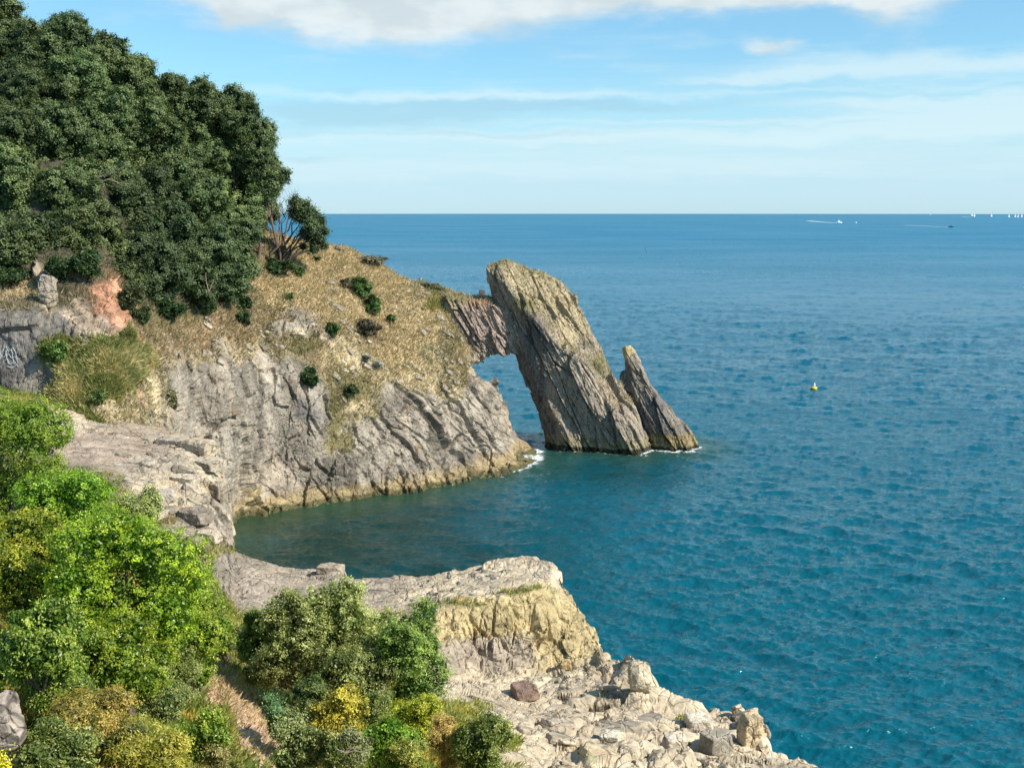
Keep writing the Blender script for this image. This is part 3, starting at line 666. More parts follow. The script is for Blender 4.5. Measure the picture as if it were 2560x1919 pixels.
boulder('boulder', 0, 712, 42, 64, 'rounded grey boulder among undergrowth at the lower left corner', (.38, .32, .265), boxy=.18, seed=6, depth=1.0, D=15.2, res=90, sink=.2)
boulder('boulder', 525, 691, 26, 15, 'reddish brown boulder lying alone on the bare pale ledge', (.25, .17, .13), seed=5, rotz=.4)
boulder('boulder', 717, 742, 30, 26, 'large dark cracked block below the pale edge rocks, lower right', (.27, .235, .18), boxy=.9, seed=8, rotz=.5, depth=.8)
boulder('boulder', 751, 728, 24, 38, 'tall pale block with an orange side at the ledge corner over the sea', (.52, .40, .24), boxy=.8, seed=9, rotz=.3, depth=.9)
boulder('boulder', 640, 674, 24, 36, 'pointed rock tooth on the seaward rim right of the ledge wall', (.47, .40, .28), boxy=.3, seed=12, rotz=.2)
boulder('boulder', 566, 664, 11, 10, 'small orange stone in the hollow at the foot of the ledge wall', (.50, .36, .18), seed=13)
boulder('boulder', 197, 446, 40, 18, 'big tilted slab overhanging the terrace edge above the cove', (.44, .36, .25), boxy=.9, seed=14, rotz=-.55, depth=.55, sink=.2)
boulder('boulder', 163, 497, 20, 14, 'loose square stone block on the rock terrace beside a dark crack', (.42, .37, .30), boxy=.9, seed=15, rotz=.3)
boulder('boulder', 192, 516, 34, 14, 'dark flat slab stepping down from the terrace above the cove', (.26, .22, .17), boxy=.9, seed=16, rotz=-.4, depth=.6)
boulder('boulder', 482, 292.5, 6, 6, 'small square stone on top of the rock bridge beside the arch', (.16, .14, .13), boxy=.95, seed=17, D=137.5, res=16, sink=0)
boulder('boulder', 47, 288, 15, 34, 'pale rock outcrop rising above the dark quarry wall', (.33, .275, .21), boxy=.3, seed=18, D=87.5, res=60, sink=.1, amp=2.2)
boulder('boulder', 676, 741, 22, 13, 'pale flat block left of the dark cracked block', (.50, .43, .33), boxy=.85, seed=19, rotz=.2)
boulder('boulder', 700, 722, 26, 12, 'cream slab between two cracks above the dark cracked block', (.52, .45, .34), boxy=.85, seed=20, rotz=.1)
boulder('boulder', 610, 737, 20, 9, 'flat pale stone in the middle of the rubbly shelf', (.50, .44, .34), boxy=.85, seed=21, rotz=-.2)

for k_, (x, y, w, h, rz, lab) in enumerate((
 (205, 462, 34, 12, -.5, 'broad pale slab directly below the big tilted slab on the terrace edge'),
 (170, 440, 30, 8, -.35, 'thin flat slab half buried behind the big tilted slab'),
 (214, 486, 20, 20, -.4, 'upright cream block on the terrace rim above the cove'),
 (183, 478, 26, 10, -.3, 'flat grey slab behind the loose square block'),
 (150, 512, 30, 8, -.3, 'low dark slab in the upper row of the rock steps'),
 (172, 530, 38, 8, -.35, 'long thin slab forming the lower row of the rock steps'),
 (208, 534, 24, 12, -.3, 'brown slab end at the right of the lower rock steps'),
 (140, 462, 26, 5, -.2, 'sliver of grey bedrock showing through the sandy terrace'),
 (330, 567, 26, 8, -.15, 'low brown block on the lip of the ledge above the cove'))):
    boulder('boulder', x, y, w, h, lab, [(.50, .42, .31), (.40, .34, .26), (.36, .30, .22)][k_ % 3], boxy=.95, seed=40 + k_, rotz=rz, depth=.7, sink=.3)
def scribble():
    ls = []; r_ = random.Random(4)
    rows = [[(2, 352), (6, 346), (9, 352), (13, 347), (16, 353), (18, 360)], [(4, 357), (8, 353), (12, 358), (16, 356), (19, 364)], [(3, 362), (7, 359), (11, 364), (15, 361), (18, 367)], [(6, 350), (7, 358), (9, 365)], [(12, 349), (13, 357), (15, 366)], [(0, 349), (1, 354), (3, 358)], [(8, 366), (12, 368), (17, 365)]]
    for row in rows:
        p = []
        for a, b in zip(row[:-1], row[1:]):
            for k in range(6):
                h = ray(a[0] + (b[0] - a[0]) * k / 6 + r_.uniform(-.3, .3), a[1] + (b[1] - a[1]) * k / 6)
                if h and h[0].y < 70: p.append(np.array(h[0]) + np.array((.01, -.05, .02)))
        if len(p) > 3: ls.append((p, .02, .015))
    if ls:
        root = empty('graffiti', tuple(ls[0][0][0]), label='white scribbled graffiti on the dark quarry wall at the left edge', cat='graffiti')
        tubes('paint_stroke', ls, plain_material('white_spray', (.45, .50, .53), .7, .3), root, 5)
scribble_later = scribble

# ------------------------------------------------------------------ the sea
def ocean_tile(L, N, wind, v, seed, cut):
    r = np.random.default_rng(seed)
    k1 = 2 * np.pi * np.fft.fftfreq(N, L / N); kx, ky = np.meshgrid(k1, k1, indexing='ij'); k = np.hypot(kx, ky); k[0, 0] = 1e9
    Lw = v * v / 9.81; w = np.array(wind) / np.linalg.norm(wind)
    c = (kx * w[0] + ky * w[1]) / k
    ph = np.exp(-1 / (k * Lw) ** 2) / k ** 4 * (np.abs(c) ** 3 * .93 + .07) * np.exp(-(k * cut) ** 2)
    h = (r.normal(size=(N, N)) + 1j * r.normal(size=(N, N))) * np.sqrt(ph)
    z = np.fft.ifft2(h).real; dx = np.fft.ifft2(-1j * kx / k * h).real; dy = np.fft.ifft2(-1j * ky / k * h).real
    g = np.fft.ifft2(1j * ky * h).real; s = np.sqrt((g ** 2).mean() * 2)
    return z / s, dx / s, dy / s
def samp(tile, L, x, y):
    N = tile.shape[0]; u = (x / L * N) % N; v = (y / L * N) % N
    i = np.floor(u).astype(int) % N; j = np.floor(v).astype(int) % N; fu = u - np.floor(u); fv = v - np.floor(v)
    i1 = (i + 1) % N; j1 = (j + 1) % N
    return tile[i, j] * (1 - fu) * (1 - fv) + tile[i1, j] * fu * (1 - fv) + tile[i, j1] * (1 - fu) * fv + tile[i1, j1] * fu * fv
slope = np.concatenate((np.linspace(1.6, .62, 12), np.arange(.617, .0026, -.00078), np.array((.0022, .0019, .0017, .0015, .0013, .0011, .0009))))
Rr = CH / slope
azd = np.arange(-27.5, 27.51, 0.048)
az = np.radians(np.concatenate((np.arange(-180, -27.5, 6.0), azd, np.arange(30, 180, 6.0))))
X = np.sin(az)[:, None] * Rr[None]; Y = np.cos(az)[:, None] * Rr[None]
ti0 = ocean_tile(310.0, 512, (-.15, -.98), 5.5, 5, .5)
ti1 = ocean_tile(57.0, 512, (-.30, -.95), 2.15, 1, .05); ti2 = ocean_tile(21.0, 512, (-.55, -.8), 1.05, 2, .02)
a1, a2 = .38, .44
x2, y2 = X * .8 + Y * .6, -X * .6 + Y * .8
gust = .5 + .5 * fbm(np.stack((X / 60 + Y / 150, Y / 90, 0 * X), -1), 3, seed=9)
am = (.45 + 1.0 * gust) / (1 + (Rr[None] / 900) ** 1.5)
calm = 1 - .45 * np.exp(-((X + 12) / 16) ** 2 - ((Y - 72) / 14) ** 2)
am = am * calm
Z = am * (.055 * samp(ti0[0], 310., X, Y) + a1 * samp(ti1[0], 57., X, Y) + a2 * samp(ti2[0], 21., x2, y2))
DX = -am * .9 * (a1 * samp(ti1[1], 57., X, Y)); DY = -am * .9 * (a1 * samp(ti1[2], 57., X, Y))
near = (Rr[None] < 400)
Zc = -(X ** 2 + Y ** 2) / (2 * EARTH)
WV = np.stack((X + DX * near, Y + DY * near, Z + Zc), -1)
# foam and shallows near the rocks
foam = np.zeros(X.shape, np.float32); shoal = np.zeros(X.shape, np.float32)
shore = [GA2[(np.abs(GA2[..., 2]) < .12) & (GA2[..., 1] < 98)]]
for o in list(arch.children) + list(stack.children):
    if o.name.startswith('rock_bridge'): continue
    me = o.data; v = np.empty(len(me.vertices) * 3, np.float32); me.vertices.foreach_get('co', v); v = v.reshape(-1, 3) + np.array(o.parent.location)
    shore.append(v[np.abs(v[:, 2]) < .25])
sp = np.concatenate(shore)[::3]
kd = kdtree.KDTree(len(sp))
for i, v in enumerate(sp): kd.insert((v[0], v[1], 0), i)
kd.balance()
ii, jj = np.where((Y > 64) & (Y < 105) & (X > -24) & (X < 24) & (np.abs(X / Y) < .5))
for i, j in zip(ii.tolist(), jj.tolist()):
    d = kd.find((X[i, j], Y[i, j], 0))[2]
    if d < 6: foam[i, j] = max(0, 1 - d / 1.1); shoal[i, j] = max(0, 1 - d / 5.0)
expo = .3 + .75 * np.clip((X + 4) / 6, 0, 1) + .5 * np.exp(-((X + 17.5) / 1.5) ** 2 - ((Y - 70) / 4) ** 2) - .3 * ((X > 3) & (X < 11.5))
foam = foam * expo
weed_shade = np.clip(1.15 * np.exp(-(((X + 12) / 14) ** 2 + ((Y - 66) / 17) ** 2) ** 1.6) + .7 * np.exp(-((X - 8) / 8) ** 2 - ((Y - 88) / 6) ** 2), 0, 1)  # cove and arch foot: weedy seabed plus painted-in dark cliff reflection
faces = [grid_faces(*X.shape, True)]
i = np.arange(X.shape[0]); cidx = X.size
faces.append(np.stack(((i + 1) % X.shape[0] * X.shape[1], i * X.shape[1], np.full(X.shape[0], cidx)), -1))
def sea_material():
    m, t = mat_base('sea_water')
    geo = t.n('ShaderNodeNewGeometry'); pos = geo.outputs['Position']
    fo = t.n('ShaderNodeAttribute'); fo.attribute_name = 'foam'; sh = t.n('ShaderNodeAttribute'); sh.attribute_name = 'shoal'
    q = t.mapping(pos, (.8, 1.9, 1), (0, 0, math.radians(-17)))
    n1 = t.noise(q, 1.1, 5, .62, .3); n2 = t.noise(q, 5.5, 4, .6, .2)
    big = t.noise(t.mapping(pos, (.006, .014, 1)), 1.0, 4, .6)
    big2 = t.noise(t.mapping(pos, (.0006, .004, 1)), 1.0, 4, .6)
    far_ = t.n('ShaderNodeAttribute'); far_.attribute_name = 'chop'
    n3 = t.noise(t.mapping(pos, (.10, .26, 1), (0, 0, math.radians(-17))), 1.0, 5, .7)
    h = t.m('ADD', t.m('ADD', n1, t.m('MULTIPLY', n2, .22)), t.m('MULTIPLY', t.m('MULTIPLY', n3, far_.outputs['Fac']), 9.0))
    bs = t.sm(big, .3, .7, .25, .6)
    bp = t.n('ShaderNodeBump', ins={'Strength': bs, 'Distance': .45, 'Height': h})
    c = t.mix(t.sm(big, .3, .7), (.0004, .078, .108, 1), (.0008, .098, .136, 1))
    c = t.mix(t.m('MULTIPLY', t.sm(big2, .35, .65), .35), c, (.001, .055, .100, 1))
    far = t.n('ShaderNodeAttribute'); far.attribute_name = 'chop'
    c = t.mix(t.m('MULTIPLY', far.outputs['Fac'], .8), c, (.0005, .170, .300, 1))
    cv = t.n('ShaderNodeAttribute'); cv.attribute_name = 'weed_shade'
    c = t.mix(t.m('MULTIPLY', cv.outputs['Fac'], t.sm(t.noise(pos, .12, 4, .6), .25, .6, .6, 1.0)), c, (.003, .030, .024, 1))  # dark green seabed, with cliff reflection and shade put into the water colour
    c = t.mix(t.m('MULTIPLY', sh.outputs['Fac'], .8), c, (.03, .065, .025, 1))
    far = t.n('ShaderNodeAttribute'); far.attribute_name = 'chop'
    rg = t.m('ADD', t.sm(big, .3, .7, .03, .07), t.m('MULTIPLY', far.outputs['Fac'], .33))
    wat = t.n('ShaderNodeBsdfPrincipled', ins={'Base Color': c, 'Roughness': rg, 'IOR': 1.44, 'Specular Tint': (.52, .90, 1.0, 1), 'Normal': bp.outputs[0]})
    fn = t.noise(pos, 2.4, 7, .7, .8)
    fm = t.sm(t.m('ADD', t.m('MULTIPLY', fo.outputs['Fac'], .46), fn), .80, 1.0)
    # rare small whitecaps
    wc = t.noise(t.mapping(pos, (.5, 1.3, 1), (0, 0, math.radians(-20))), 1.0, 6, .65)
    fm = t.m('MAXIMUM', fm, t.sm(wc, .80, .84, 0, .8))
    fb = t.n('ShaderNodeBsdfPrincipled', ins={'Base Color': (.78, .82, .80, 1), 'Roughness': .7})
    mx = t.n('ShaderNodeMixShader', ins={0: fm, 1: wat.outputs[0], 2: fb.outputs[0]})
    t.n('ShaderNodeOutputMaterial', ins={'Surface': mx.outputs[0]})
    return m
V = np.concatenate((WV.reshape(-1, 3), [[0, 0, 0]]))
sea = mesh_np('sea', V, faces, sea_material(), smooth=True, extra={'foam': np.append(foam, 0), 'shoal': np.append(shoal, 0), 'weed_shade': np.append(weed_shade, 0), 'chop': np.append(np.clip((np.broadcast_to(Rr[None], X.shape) - 60) / (200 + .7 * np.broadcast_to(Rr[None], X.shape)), 0, 1), 0)})
tag(sea, 'blue green sea with small wind waves reaching the horizon', 'sea', kind='structure')

# ------------------------------------------------------------------ plants
def leaves(c, n, L, W, col, jit=.3, fold=.2):
    """diamond leaves: centres c, facing n, length L, width W (arrays)"""
    k = len(c)
    n = n + rng.normal(size=(k, 3)) * jit; n /= np.linalg.norm(n, axis=1, keepdims=True) + 1e-9
    t = np.cross(n, rng.normal(size=(k, 3))); t /= np.linalg.norm(t, axis=1, keepdims=True) + 1e-9
    b = np.cross(n, t); L = np.broadcast_to(L, k)[:, None]; W = np.broadcast_to(W, k)[:, None]
    v = np.stack((c - t * L / 2, c + b * W / 2 - n * W * fold, c + t * L / 2, c - b * W / 2 - n * W * fold), 1)
    return v.reshape(-1, 3), np.repeat(col, 4, 0)
def crown_points(lobes, ntuft, per, tr, inner=.12):
    """lobes: (c, r) ellipsoids; returns leaf centres, normals, tuft ids"""
    lobes = [(np.array(c, float), np.array(r, float)) for c, r in lobes]
    area = np.array([(r[0] * r[1] * r[2]) ** (2 / 3) for _, r in lobes]); pk = rng.choice(len(lobes), ntuft, p=area / area.sum())
    C0 = np.array([l[0] for l in lobes])[pk]; R0 = np.array([l[1] for l in lobes])[pk]
    d = rng.normal(size=(ntuft, 3)); d /= np.linalg.norm(d, axis=1, keepdims=True)
    rad = 1 - np.abs(rng.normal(size=(ntuft, 1))) * .10
    tc = C0 + d * R0 * rad
    keep = np.ones(ntuft, bool)
    for c, r in lobes: keep &= (((tc - c) / (r * .80)) ** 2).sum(1) > 1
    tc, d = tc[keep], d[keep]; m = len(tc)
    tn = d.copy(); tn[:, 2] += .35
    ts = rng.uniform(.6, 1.35, m) * tr
    lc = np.repeat(tc, per, 0) + rng.normal(size=(m * per, 3)) * np.repeat(ts, per)[:, None] * np.array((.5, .5, .42))
    ln = np.repeat(tn, per, 0); ids = np.repeat(np.arange(m), per)
    return lc, ln, ids, m
def foliage(name, lobes, ntuft, per, tr, leaf, colr, colr2, mat, parent, aspect=.5, jit=.7, bright=.28):
    lc, ln, ids, m = crown_points(lobes, ntuft, per, tr)
    tj = rng.uniform(0, 1, (m, 1)) ; tb = 1 + rng.normal(size=(m, 1)) * bright * .7
    k = np.clip(tj[ids] * .8 + rng.uniform(-.2, .4, (len(lc), 1)), 0, 1)
    col = (np.array(colr) * (1 - k) + np.array(colr2) * k) * np.clip(tb[ids] * (1 + rng.normal(size=(len(lc), 1)) * bright), .3, 2.2)
    L = leaf * rng.uniform(.7, 1.3, len(lc))
    v, c = leaves(lc, ln, L, L * aspect, col, jit)
    # twig and leaf mass inside: larger dull leaves
    k2 = []
    for cc, rr in lobes:
        q = rng.normal(size=(int(320 + 10 * len(lobes)), 3)); q /= np.linalg.norm(q, axis=1, keepdims=True); k2.append(np.array(cc) + q * np.array(rr) * rng.uniform(.45, .78, (len(q), 1)))
    k2 = np.concatenate(k2); s2 = min(np.mean([min(r) for _, r in lobes]) * .75, leaf * 1.6)
    v2, c2 = leaves(k2, rng.normal(size=k2.shape), s2, s2 * .8, np.tile(np.array(colr) * .8, (len(k2), 1)), .1)
    v = np.concatenate((v, v2)); c = np.concatenate((c, c2))
    f = np.arange(len(v)).reshape(-1, 4)
    return mesh_np(name, v, f, mat, parent=parent, col=np.clip(c, .003, .95))
def tubes(name, lines, mat, parent, sides=6):
    V = []; F = []; o = 0
    for pts, r0, r1 in lines:
        pts = np.array(pts, float); n = len(pts)
        d = np.gradient(pts, axis=0); d /= np.linalg.norm(d, axis=1, keepdims=True) + 1e-9
        a = np.cross(d, (.3, .9, .2)); a /= np.linalg.norm(a, axis=1, keepdims=True) + 1e-9; b = np.cross(d, a)
        r = np.linspace(r0, r1, n)[:, None, None]; th = np.linspace(0, 2 * np.pi, sides, endpoint=False)
        ring = pts[:, None] + r * (a[:, None] * np.cos(th)[None, :, None] + b[:, None] * np.sin(th)[None, :, None])
        V.append(ring.transpose(1, 0, 2).reshape(-1, 3)); F.append(grid_faces(sides, n, True) + o); o += sides * n
    return mesh_np(name, np.concatenate(V), np.concatenate(F), mat, parent=parent, smooth=True)
def limb(a, b, n=6, wob=.12, bow=(0, 0, 0)):
    a, b = np.array(a, float), np.array(b, float); t = np.linspace(0, 1, n)[:, None]; L = np.linalg.norm(b - a)
    p = a * (1 - t) + b * t + np.array(bow) * (4 * t * (1 - t)) * L
    w = rng.normal(size=(n, 3)) * wob * L * .3; w[0] = 0; w[-1] = 0
    return p + w
OAK = ((.045, .085, .024), (.19, .245, .088))
def crown_lobes(c, R, n=13, flat=.8, spread=.62, size=(.38, .55), low=False):
    c = np.array(c); L = []
    for k in range(n):
        d = rng.normal(size=3); d /= np.linalg.norm(d)
        if d[2] < -.35 and not low: d[2] *= -1
        s = rng.uniform(*size)
        L.append((c + d * np.array(R) * spread * rng.uniform(.8, 1.15) * np.array((1, 1, flat / .8)), np.array(R) * s * np.array((1, 1, .85))))
    L.append((c, np.array(R) * .6))
    return L
def tree(px, py, rpx, D, label, tone=1.0, warm=0.0, ntuft=640, ry=1.15, lobes_n=13):
    rpx *= 1.12; h_ = ray(px, py + rpx * 1.0)
    if h_ is not None: D = min(max(D, h_[0].y / S - 1.0), D + 14)
    c = P(px, py + rpx * .12, D); r = rpx * D * S / FPX; R = np.array((r, r, r * ry))
    gz = drop(c[0], c[1] + .5, c[2] - 5); gz = min(gz, c[2] - r * .9)
    base = np.array((c[0] + rng.uniform(-.3, .3), c[1] + .5, gz - .3))
    tone = 1 + (tone - 1) * 1.15
    root = empty('oak_tree', tuple(base), label=label, cat='tree', group='evergreen oaks of the hillside wood')
    c1 = np.array(OAK[0]) * tone + np.array((.02, .012, 0)) * warm; c2 = np.array(OAK[1]) * tone + np.array((.03, .015, -.005)) * warm
    lb = crown_lobes(c, R, 24, spread=.74, size=(.24, .42), low=True)
    foliage('crown', lb, int(ntuft * (r / 2.0) ** 1.6), 44, .26, .125, c1, c2, M_LEAF, root, .65, .38, .17)
    lines = [(limb(base, c - (0, 0, r * .1), 7, .12), .16, .07)]
    fork = base * .45 + c * .55
    for k in range(6): lines.append((limb(fork + rng.normal(size=3) * .1, lb[k][0], 6, .15, (0, 0, .05)), .07, .02))
    tubes('trunk', lines, M_BARK, root)
TREES = [
 (4, 28, 30, 122, 'topmost evergreen oak at the upper left corner of the wood', .9, .5),
 (60, 48, 33, 120, 'rounded dark oak crown standing highest against the sky beside the upper left corner', .95, 0),
 (30, 88, 32, 114, 'shaded oak below the topmost oak in the upper left of the wood', .75, 0),
 (76, 92, 32, 115, 'pale grey green oak crown just below the highest rounded crown', 1.25, 0),
 (108, 66, 26, 122, 'skyline oak immediately right of the highest rounded crown', .95, .3),
 (134, 84, 26, 121, 'skyline oak with a pale sunny shoulder, third from the upper left corner', 1.1, .5),
 (160, 98, 24, 123, 'small dark skyline oak halfway down the wooded slope', .8, .2),
 (183, 94, 22, 124, 'skyline oak with spiky top twigs midway down the slope', .9, .2),
 (205, 112, 24, 124, 'skyline oak behind the spiky topped one, middle of the slope', .85, .2),
 (232, 118, 26, 125, 'dome shaped skyline oak where the slope begins to steepen', .9, 0),
 (252, 147, 25, 126, 'skyline oak on the steep outer shoulder of the wood', .95, .1),
 (266, 176, 23, 127, 'outermost tall oak of the wood facing the open sea', 1.0, .1),
 (110, 120, 30, 113, 'broad grey green oak in the middle of the upper wood', 1.15, 0),
 (150, 135, 32, 114, 'olive tinted oak left of the dark gap in the wood', 1.1, .5),
 (196, 142, 32, 116, 'large pale crowned oak right of the dark gap in the wood', 1.2, .3),
 (232, 165, 32, 118, 'big light green oak leaning toward the bare grassy slope', 1.25, .3),
 (12, 140, 34, 106, 'dark oak at the left picture edge below the shaded oak', .8, .2),
 (60, 138, 32, 108, 'dense oak in the left middle of the wood', .95, 0),
 (102, 168, 30, 108, 'oak with a bulging front crown left of the dead branches', 1.0, .3),
 (256, 196, 24, 122, 'low spreading oak overhanging pale bare branches at the wood corner', 1.0, .3),
 (18, 182, 32, 101, 'bushy oak with a bright front at the left picture edge', 1.15, .4),
 (66, 196, 32, 102, 'wide oak in the lower left of the wood', 1.0, .2),
 (150, 188, 26, 111, 'shadowy oak beside the dead branches in the heart of the wood', .7, 0),
 (190, 190, 30, 111, 'oak with a sunny rounded front in the lower centre of the wood', 1.05, 0),
 (226, 206, 30, 113, 'pale feathery oak in front of the outer crowns', 1.3, .4),
 (170, 228, 26, 105, 'dark green oak low in the wood above the cliff top scrub', .8, -.3),
 (206, 245, 30, 106, 'lowest large oak of the wood, hanging over the cliff top', .85, -.3),
 (234, 240, 24, 110, 'oak with a green skirt beside the yellow grass', .85, -.3),
 (92, 232, 28, 98, 'brownish twiggy oak above the orange earth slip', .85, .8),
 (44, 235, 28, 97, 'dark oak above the quarry wall outcrop', .75, 0),
 (8, 238, 24, 94, 'low oak above the dry bank at the left picture edge', .8, .3),
 (135, 250, 22, 101, 'small dim oak right of the twiggy one above the earth slip', .6, 0),
 (118, 278, 20, 98, 'low scrubby oak leaning over the orange earth slip', .8, .5),
 (160, 270, 24, 101, 'low dark oak filling the shadowed foot of the wood', .7, -.2),
 (192, 276, 22, 103, 'low spreading oak above the forked pale twig', .75, 0),
 (222, 272, 22, 106, 'small green oak hanging down beside the forked pale twig', .85, -.3),
 (240, 260, 18, 111, 'small bright edged oak where the wood meets the yellow grass', 1.0, -.2),
 (40, 105, 30, 111, 'oak squeezed between the shaded oak and the grey green crown', .8, .1),
 (172, 160, 26, 113, 'oak just above the dark hollow with pale dead branches', .85, .1),
 (128, 208, 26, 106, 'oak directly under the pale dead branches', .65, 0),
 (90, 105, 26, 117, 'leafy crown between the pale grey green one and the skyline', 1.0, .2),
 (212, 150, 26, 121, 'crown tucked behind the large pale crowned oak', .95, .2),
 (30, 55, 26, 118, 'crown between the topmost oak and the rounded dark one', .85, .3),
]
for t_ in TREES: tree(*t_)

def bush(name, px, py, wpx, hpx, D, label, c1, c2, leaf, cat='shrub', group=None, mat=None, n=9, dens=1.0, aspect=.5, per=40, tr=None, depth=.8, size=(.30, .48), bright=.20):
    c = P(px, py, D); sx = wpx * c[1] / FPX / 2; sz = hpx * c[1] / FPX / 2; R = np.array((sx, sx * depth, sz))
    base = (c[0], c[1], c[2] - sz)
    root = empty(name, base, label=label, cat=cat, group=group)
    lb = crown_lobes(c, R, int(n * 1.5), flat=.8, size=size, low=True, spread=.68)
    area = 4 * np.pi * (sx * sz) * .9
    tr = tr or leaf * 2.2
    nt = int(dens * area * 2.6 / (per * leaf * leaf * aspect) / 1.0)
    foliage('foliage', lb, nt, per, tr, leaf, c1, c2, mat or M_LEAF2, root, aspect, .55, bright)
    lines = [(limb(np.array(base) + rng.normal(size=3) * (sx * .15, sx * .15, 0), l[0], 5, .12), sx * .035 + .004, .006) for l in lb[:7]]
    tubes('stem', lines, M_BARK, root, 5)
    return root
BR1 = ((.10, .19, .012), (.29, .38, .03)); GR1 = ((.09, .16, .015), (.23, .31, .04)); OL1 = ((.12, .15, .045), (.36, .40, .18)); YE = ((.22, .22, .04), (.55, .44, .06)); PA = ((.16, .21, .08), (.34, .38, .17))
def fb(px, py, w, h, D, label, cc, leaf=.038, **k):
    w *= 1.12; h *= 1.15; cc = (tuple(np.array(cc[0]) * (1.6, 1.5, 1.3)), tuple(np.clip(np.array(cc[1]) * (1.6, 1.45, 1.2), 0, .8)))
    k.setdefault('dens', 1.0)
    return bush('shrub', px, py, w, h, D, label, cc[0], cc[1], leaf, group='shrubs on the near slope', **k)
fb(12, 452, 112, 136, 28, 'bright green shrub at the left picture edge, highest of the near shrubs', GR1, n=13)
fb(75, 520, 110, 110, 25.5, 'fresh green shrub between the highest shrub and the big yellow green one', ((.08, .18, .012), (.25, .37, .04)), n=13)
fb(20, 565, 110, 110, 23, 'shrub with some yellowing leaves below the highest near shrub', ((.10, .15, .015), (.33, .34, .04)), n=12)
fb(128, 590, 160, 150, 22, 'big rounded yellow green shrub filling the lower left, largest of all', BR1, n=20)
fb(185, 630, 90, 120, 23.5, 'soft green right flank shrub of the big yellow green mass beside the sandy path', ((.10, .17, .015), (.27, .33, .05)), n=13)
fb(110, 665, 130, 95, 20, 'deep green shrub at the foot of the big yellow green one', ((.08, .14, .01), (.25, .30, .03)), n=14)
fb(42, 640, 84, 110, 18, 'glossy blue green shrub in front, lower left, with pale leaf tips', ((.08, .15, .02), (.27, .34, .07)), n=12, leaf=.042)
fb(140, 520, 50, 70, 29, 'pale grey green shrub behind the yellow green one, against the rock steps', PA, n=7)
fb(298, 648, 90, 105, 27, 'large olive shrub in the centre right of the sandy path', OL1, n=14, leaf=.042)
fb(350, 632, 100, 105, 27.5, 'tall olive green shrub top before the ledge, between its darker and greener neighbours', ((.13, .17, .05), (.38, .43, .18)), n=15, leaf=.042)
fb(352, 668, 90, 70, 26, 'dark olive front shrub above the yellow leaved one', ((.10, .13, .04), (.30, .34, .14)), n=11, leaf=.042)
fb(412, 656, 66, 116, 26.5, 'fresh green upright shrub touching the pale rock wall', ((.09, .16, .03), (.24, .33, .09)), n=13)
fb(255, 635, 44, 55, 28, 'small light green shrub left of the olive ones by the path', ((.09, .16, .03), (.24, .31, .08)), n=8)
fb(225, 640, 36, 46, 29, 'low tangled green shrub next to the top of the sandy path', ((.09, .13, .03), (.26, .28, .08)), n=7)
fb(340, 712, 56, 52, 23, 'shrub with bright yellow leaves in front of the olive ones', YE, n=8, leaf=.04)
fb(385, 742, 62, 56, 21.5, 'small vivid green shrub below the yellow leaved one', ((.08, .17, .015), (.22, .35, .04)), n=9)
fb(482, 742, 66, 80, 22.5, 'olive shrub standing alone against the pale rock at the bottom edge', ((.07, .11, .02), (.22, .25, .07)), n=12)
fb(420, 715, 50, 46, 24.5, 'lime green shrub at the base of the upright green shrub', ((.20, .25, .02), (.42, .44, .06)), n=8, aspect=.3)
fb(446, 742, 36, 60, 23, 'straw coloured dry shrub beside the lone olive shrub', ((.30, .24, .08), (.50, .40, .18)), n=7, aspect=.25)
fb(295, 742, 60, 60, 20.5, 'grey green shrub on the right edge of the sandy path at the bottom', ((.10, .14, .05), (.28, .32, .14)), n=9)
fb(338, 752, 50, 46, 20, 'dull olive shrub at the bottom edge left of the vivid green one', ((.08, .11, .03), (.24, .26, .10)), n=8)
fb(200, 735, 60, 50, 19, 'mixed green shrub on the left edge of the sandy path', ((.09, .16, .02), (.27, .34, .06)), n=8)
fb(95, 715, 90, 46, 17.5, 'orange and yellow tinged bracken clump below the big shrubs', ((.16, .16, .04), (.42, .32, .09)), n=12, cat='bracken', aspect=.25, size=(.2, .5))
fb(150, 755, 80, 46, 16.5, 'golden green bracken clump at the bottom edge left of the path', ((.18, .19, .03), (.42, .38, .07)), n=9, cat='bracken', aspect=.3)
fb(60, 755, 74, 46, 16, 'grey green low shrub at the bottom left corner', ((.10, .14, .04), (.27, .31, .11)), n=9)
fb(48, 700, 44, 50, 18, 'green shrub leaning against the rounded grey boulder', ((.09, .15, .02), (.25, .32, .07)), n=8)
fb(-2, 762, 16, 24, 13.8, 'yellow leaved sprig under the rounded grey boulder', ((.30, .32, .02), (.55, .46, .05)), n=4)
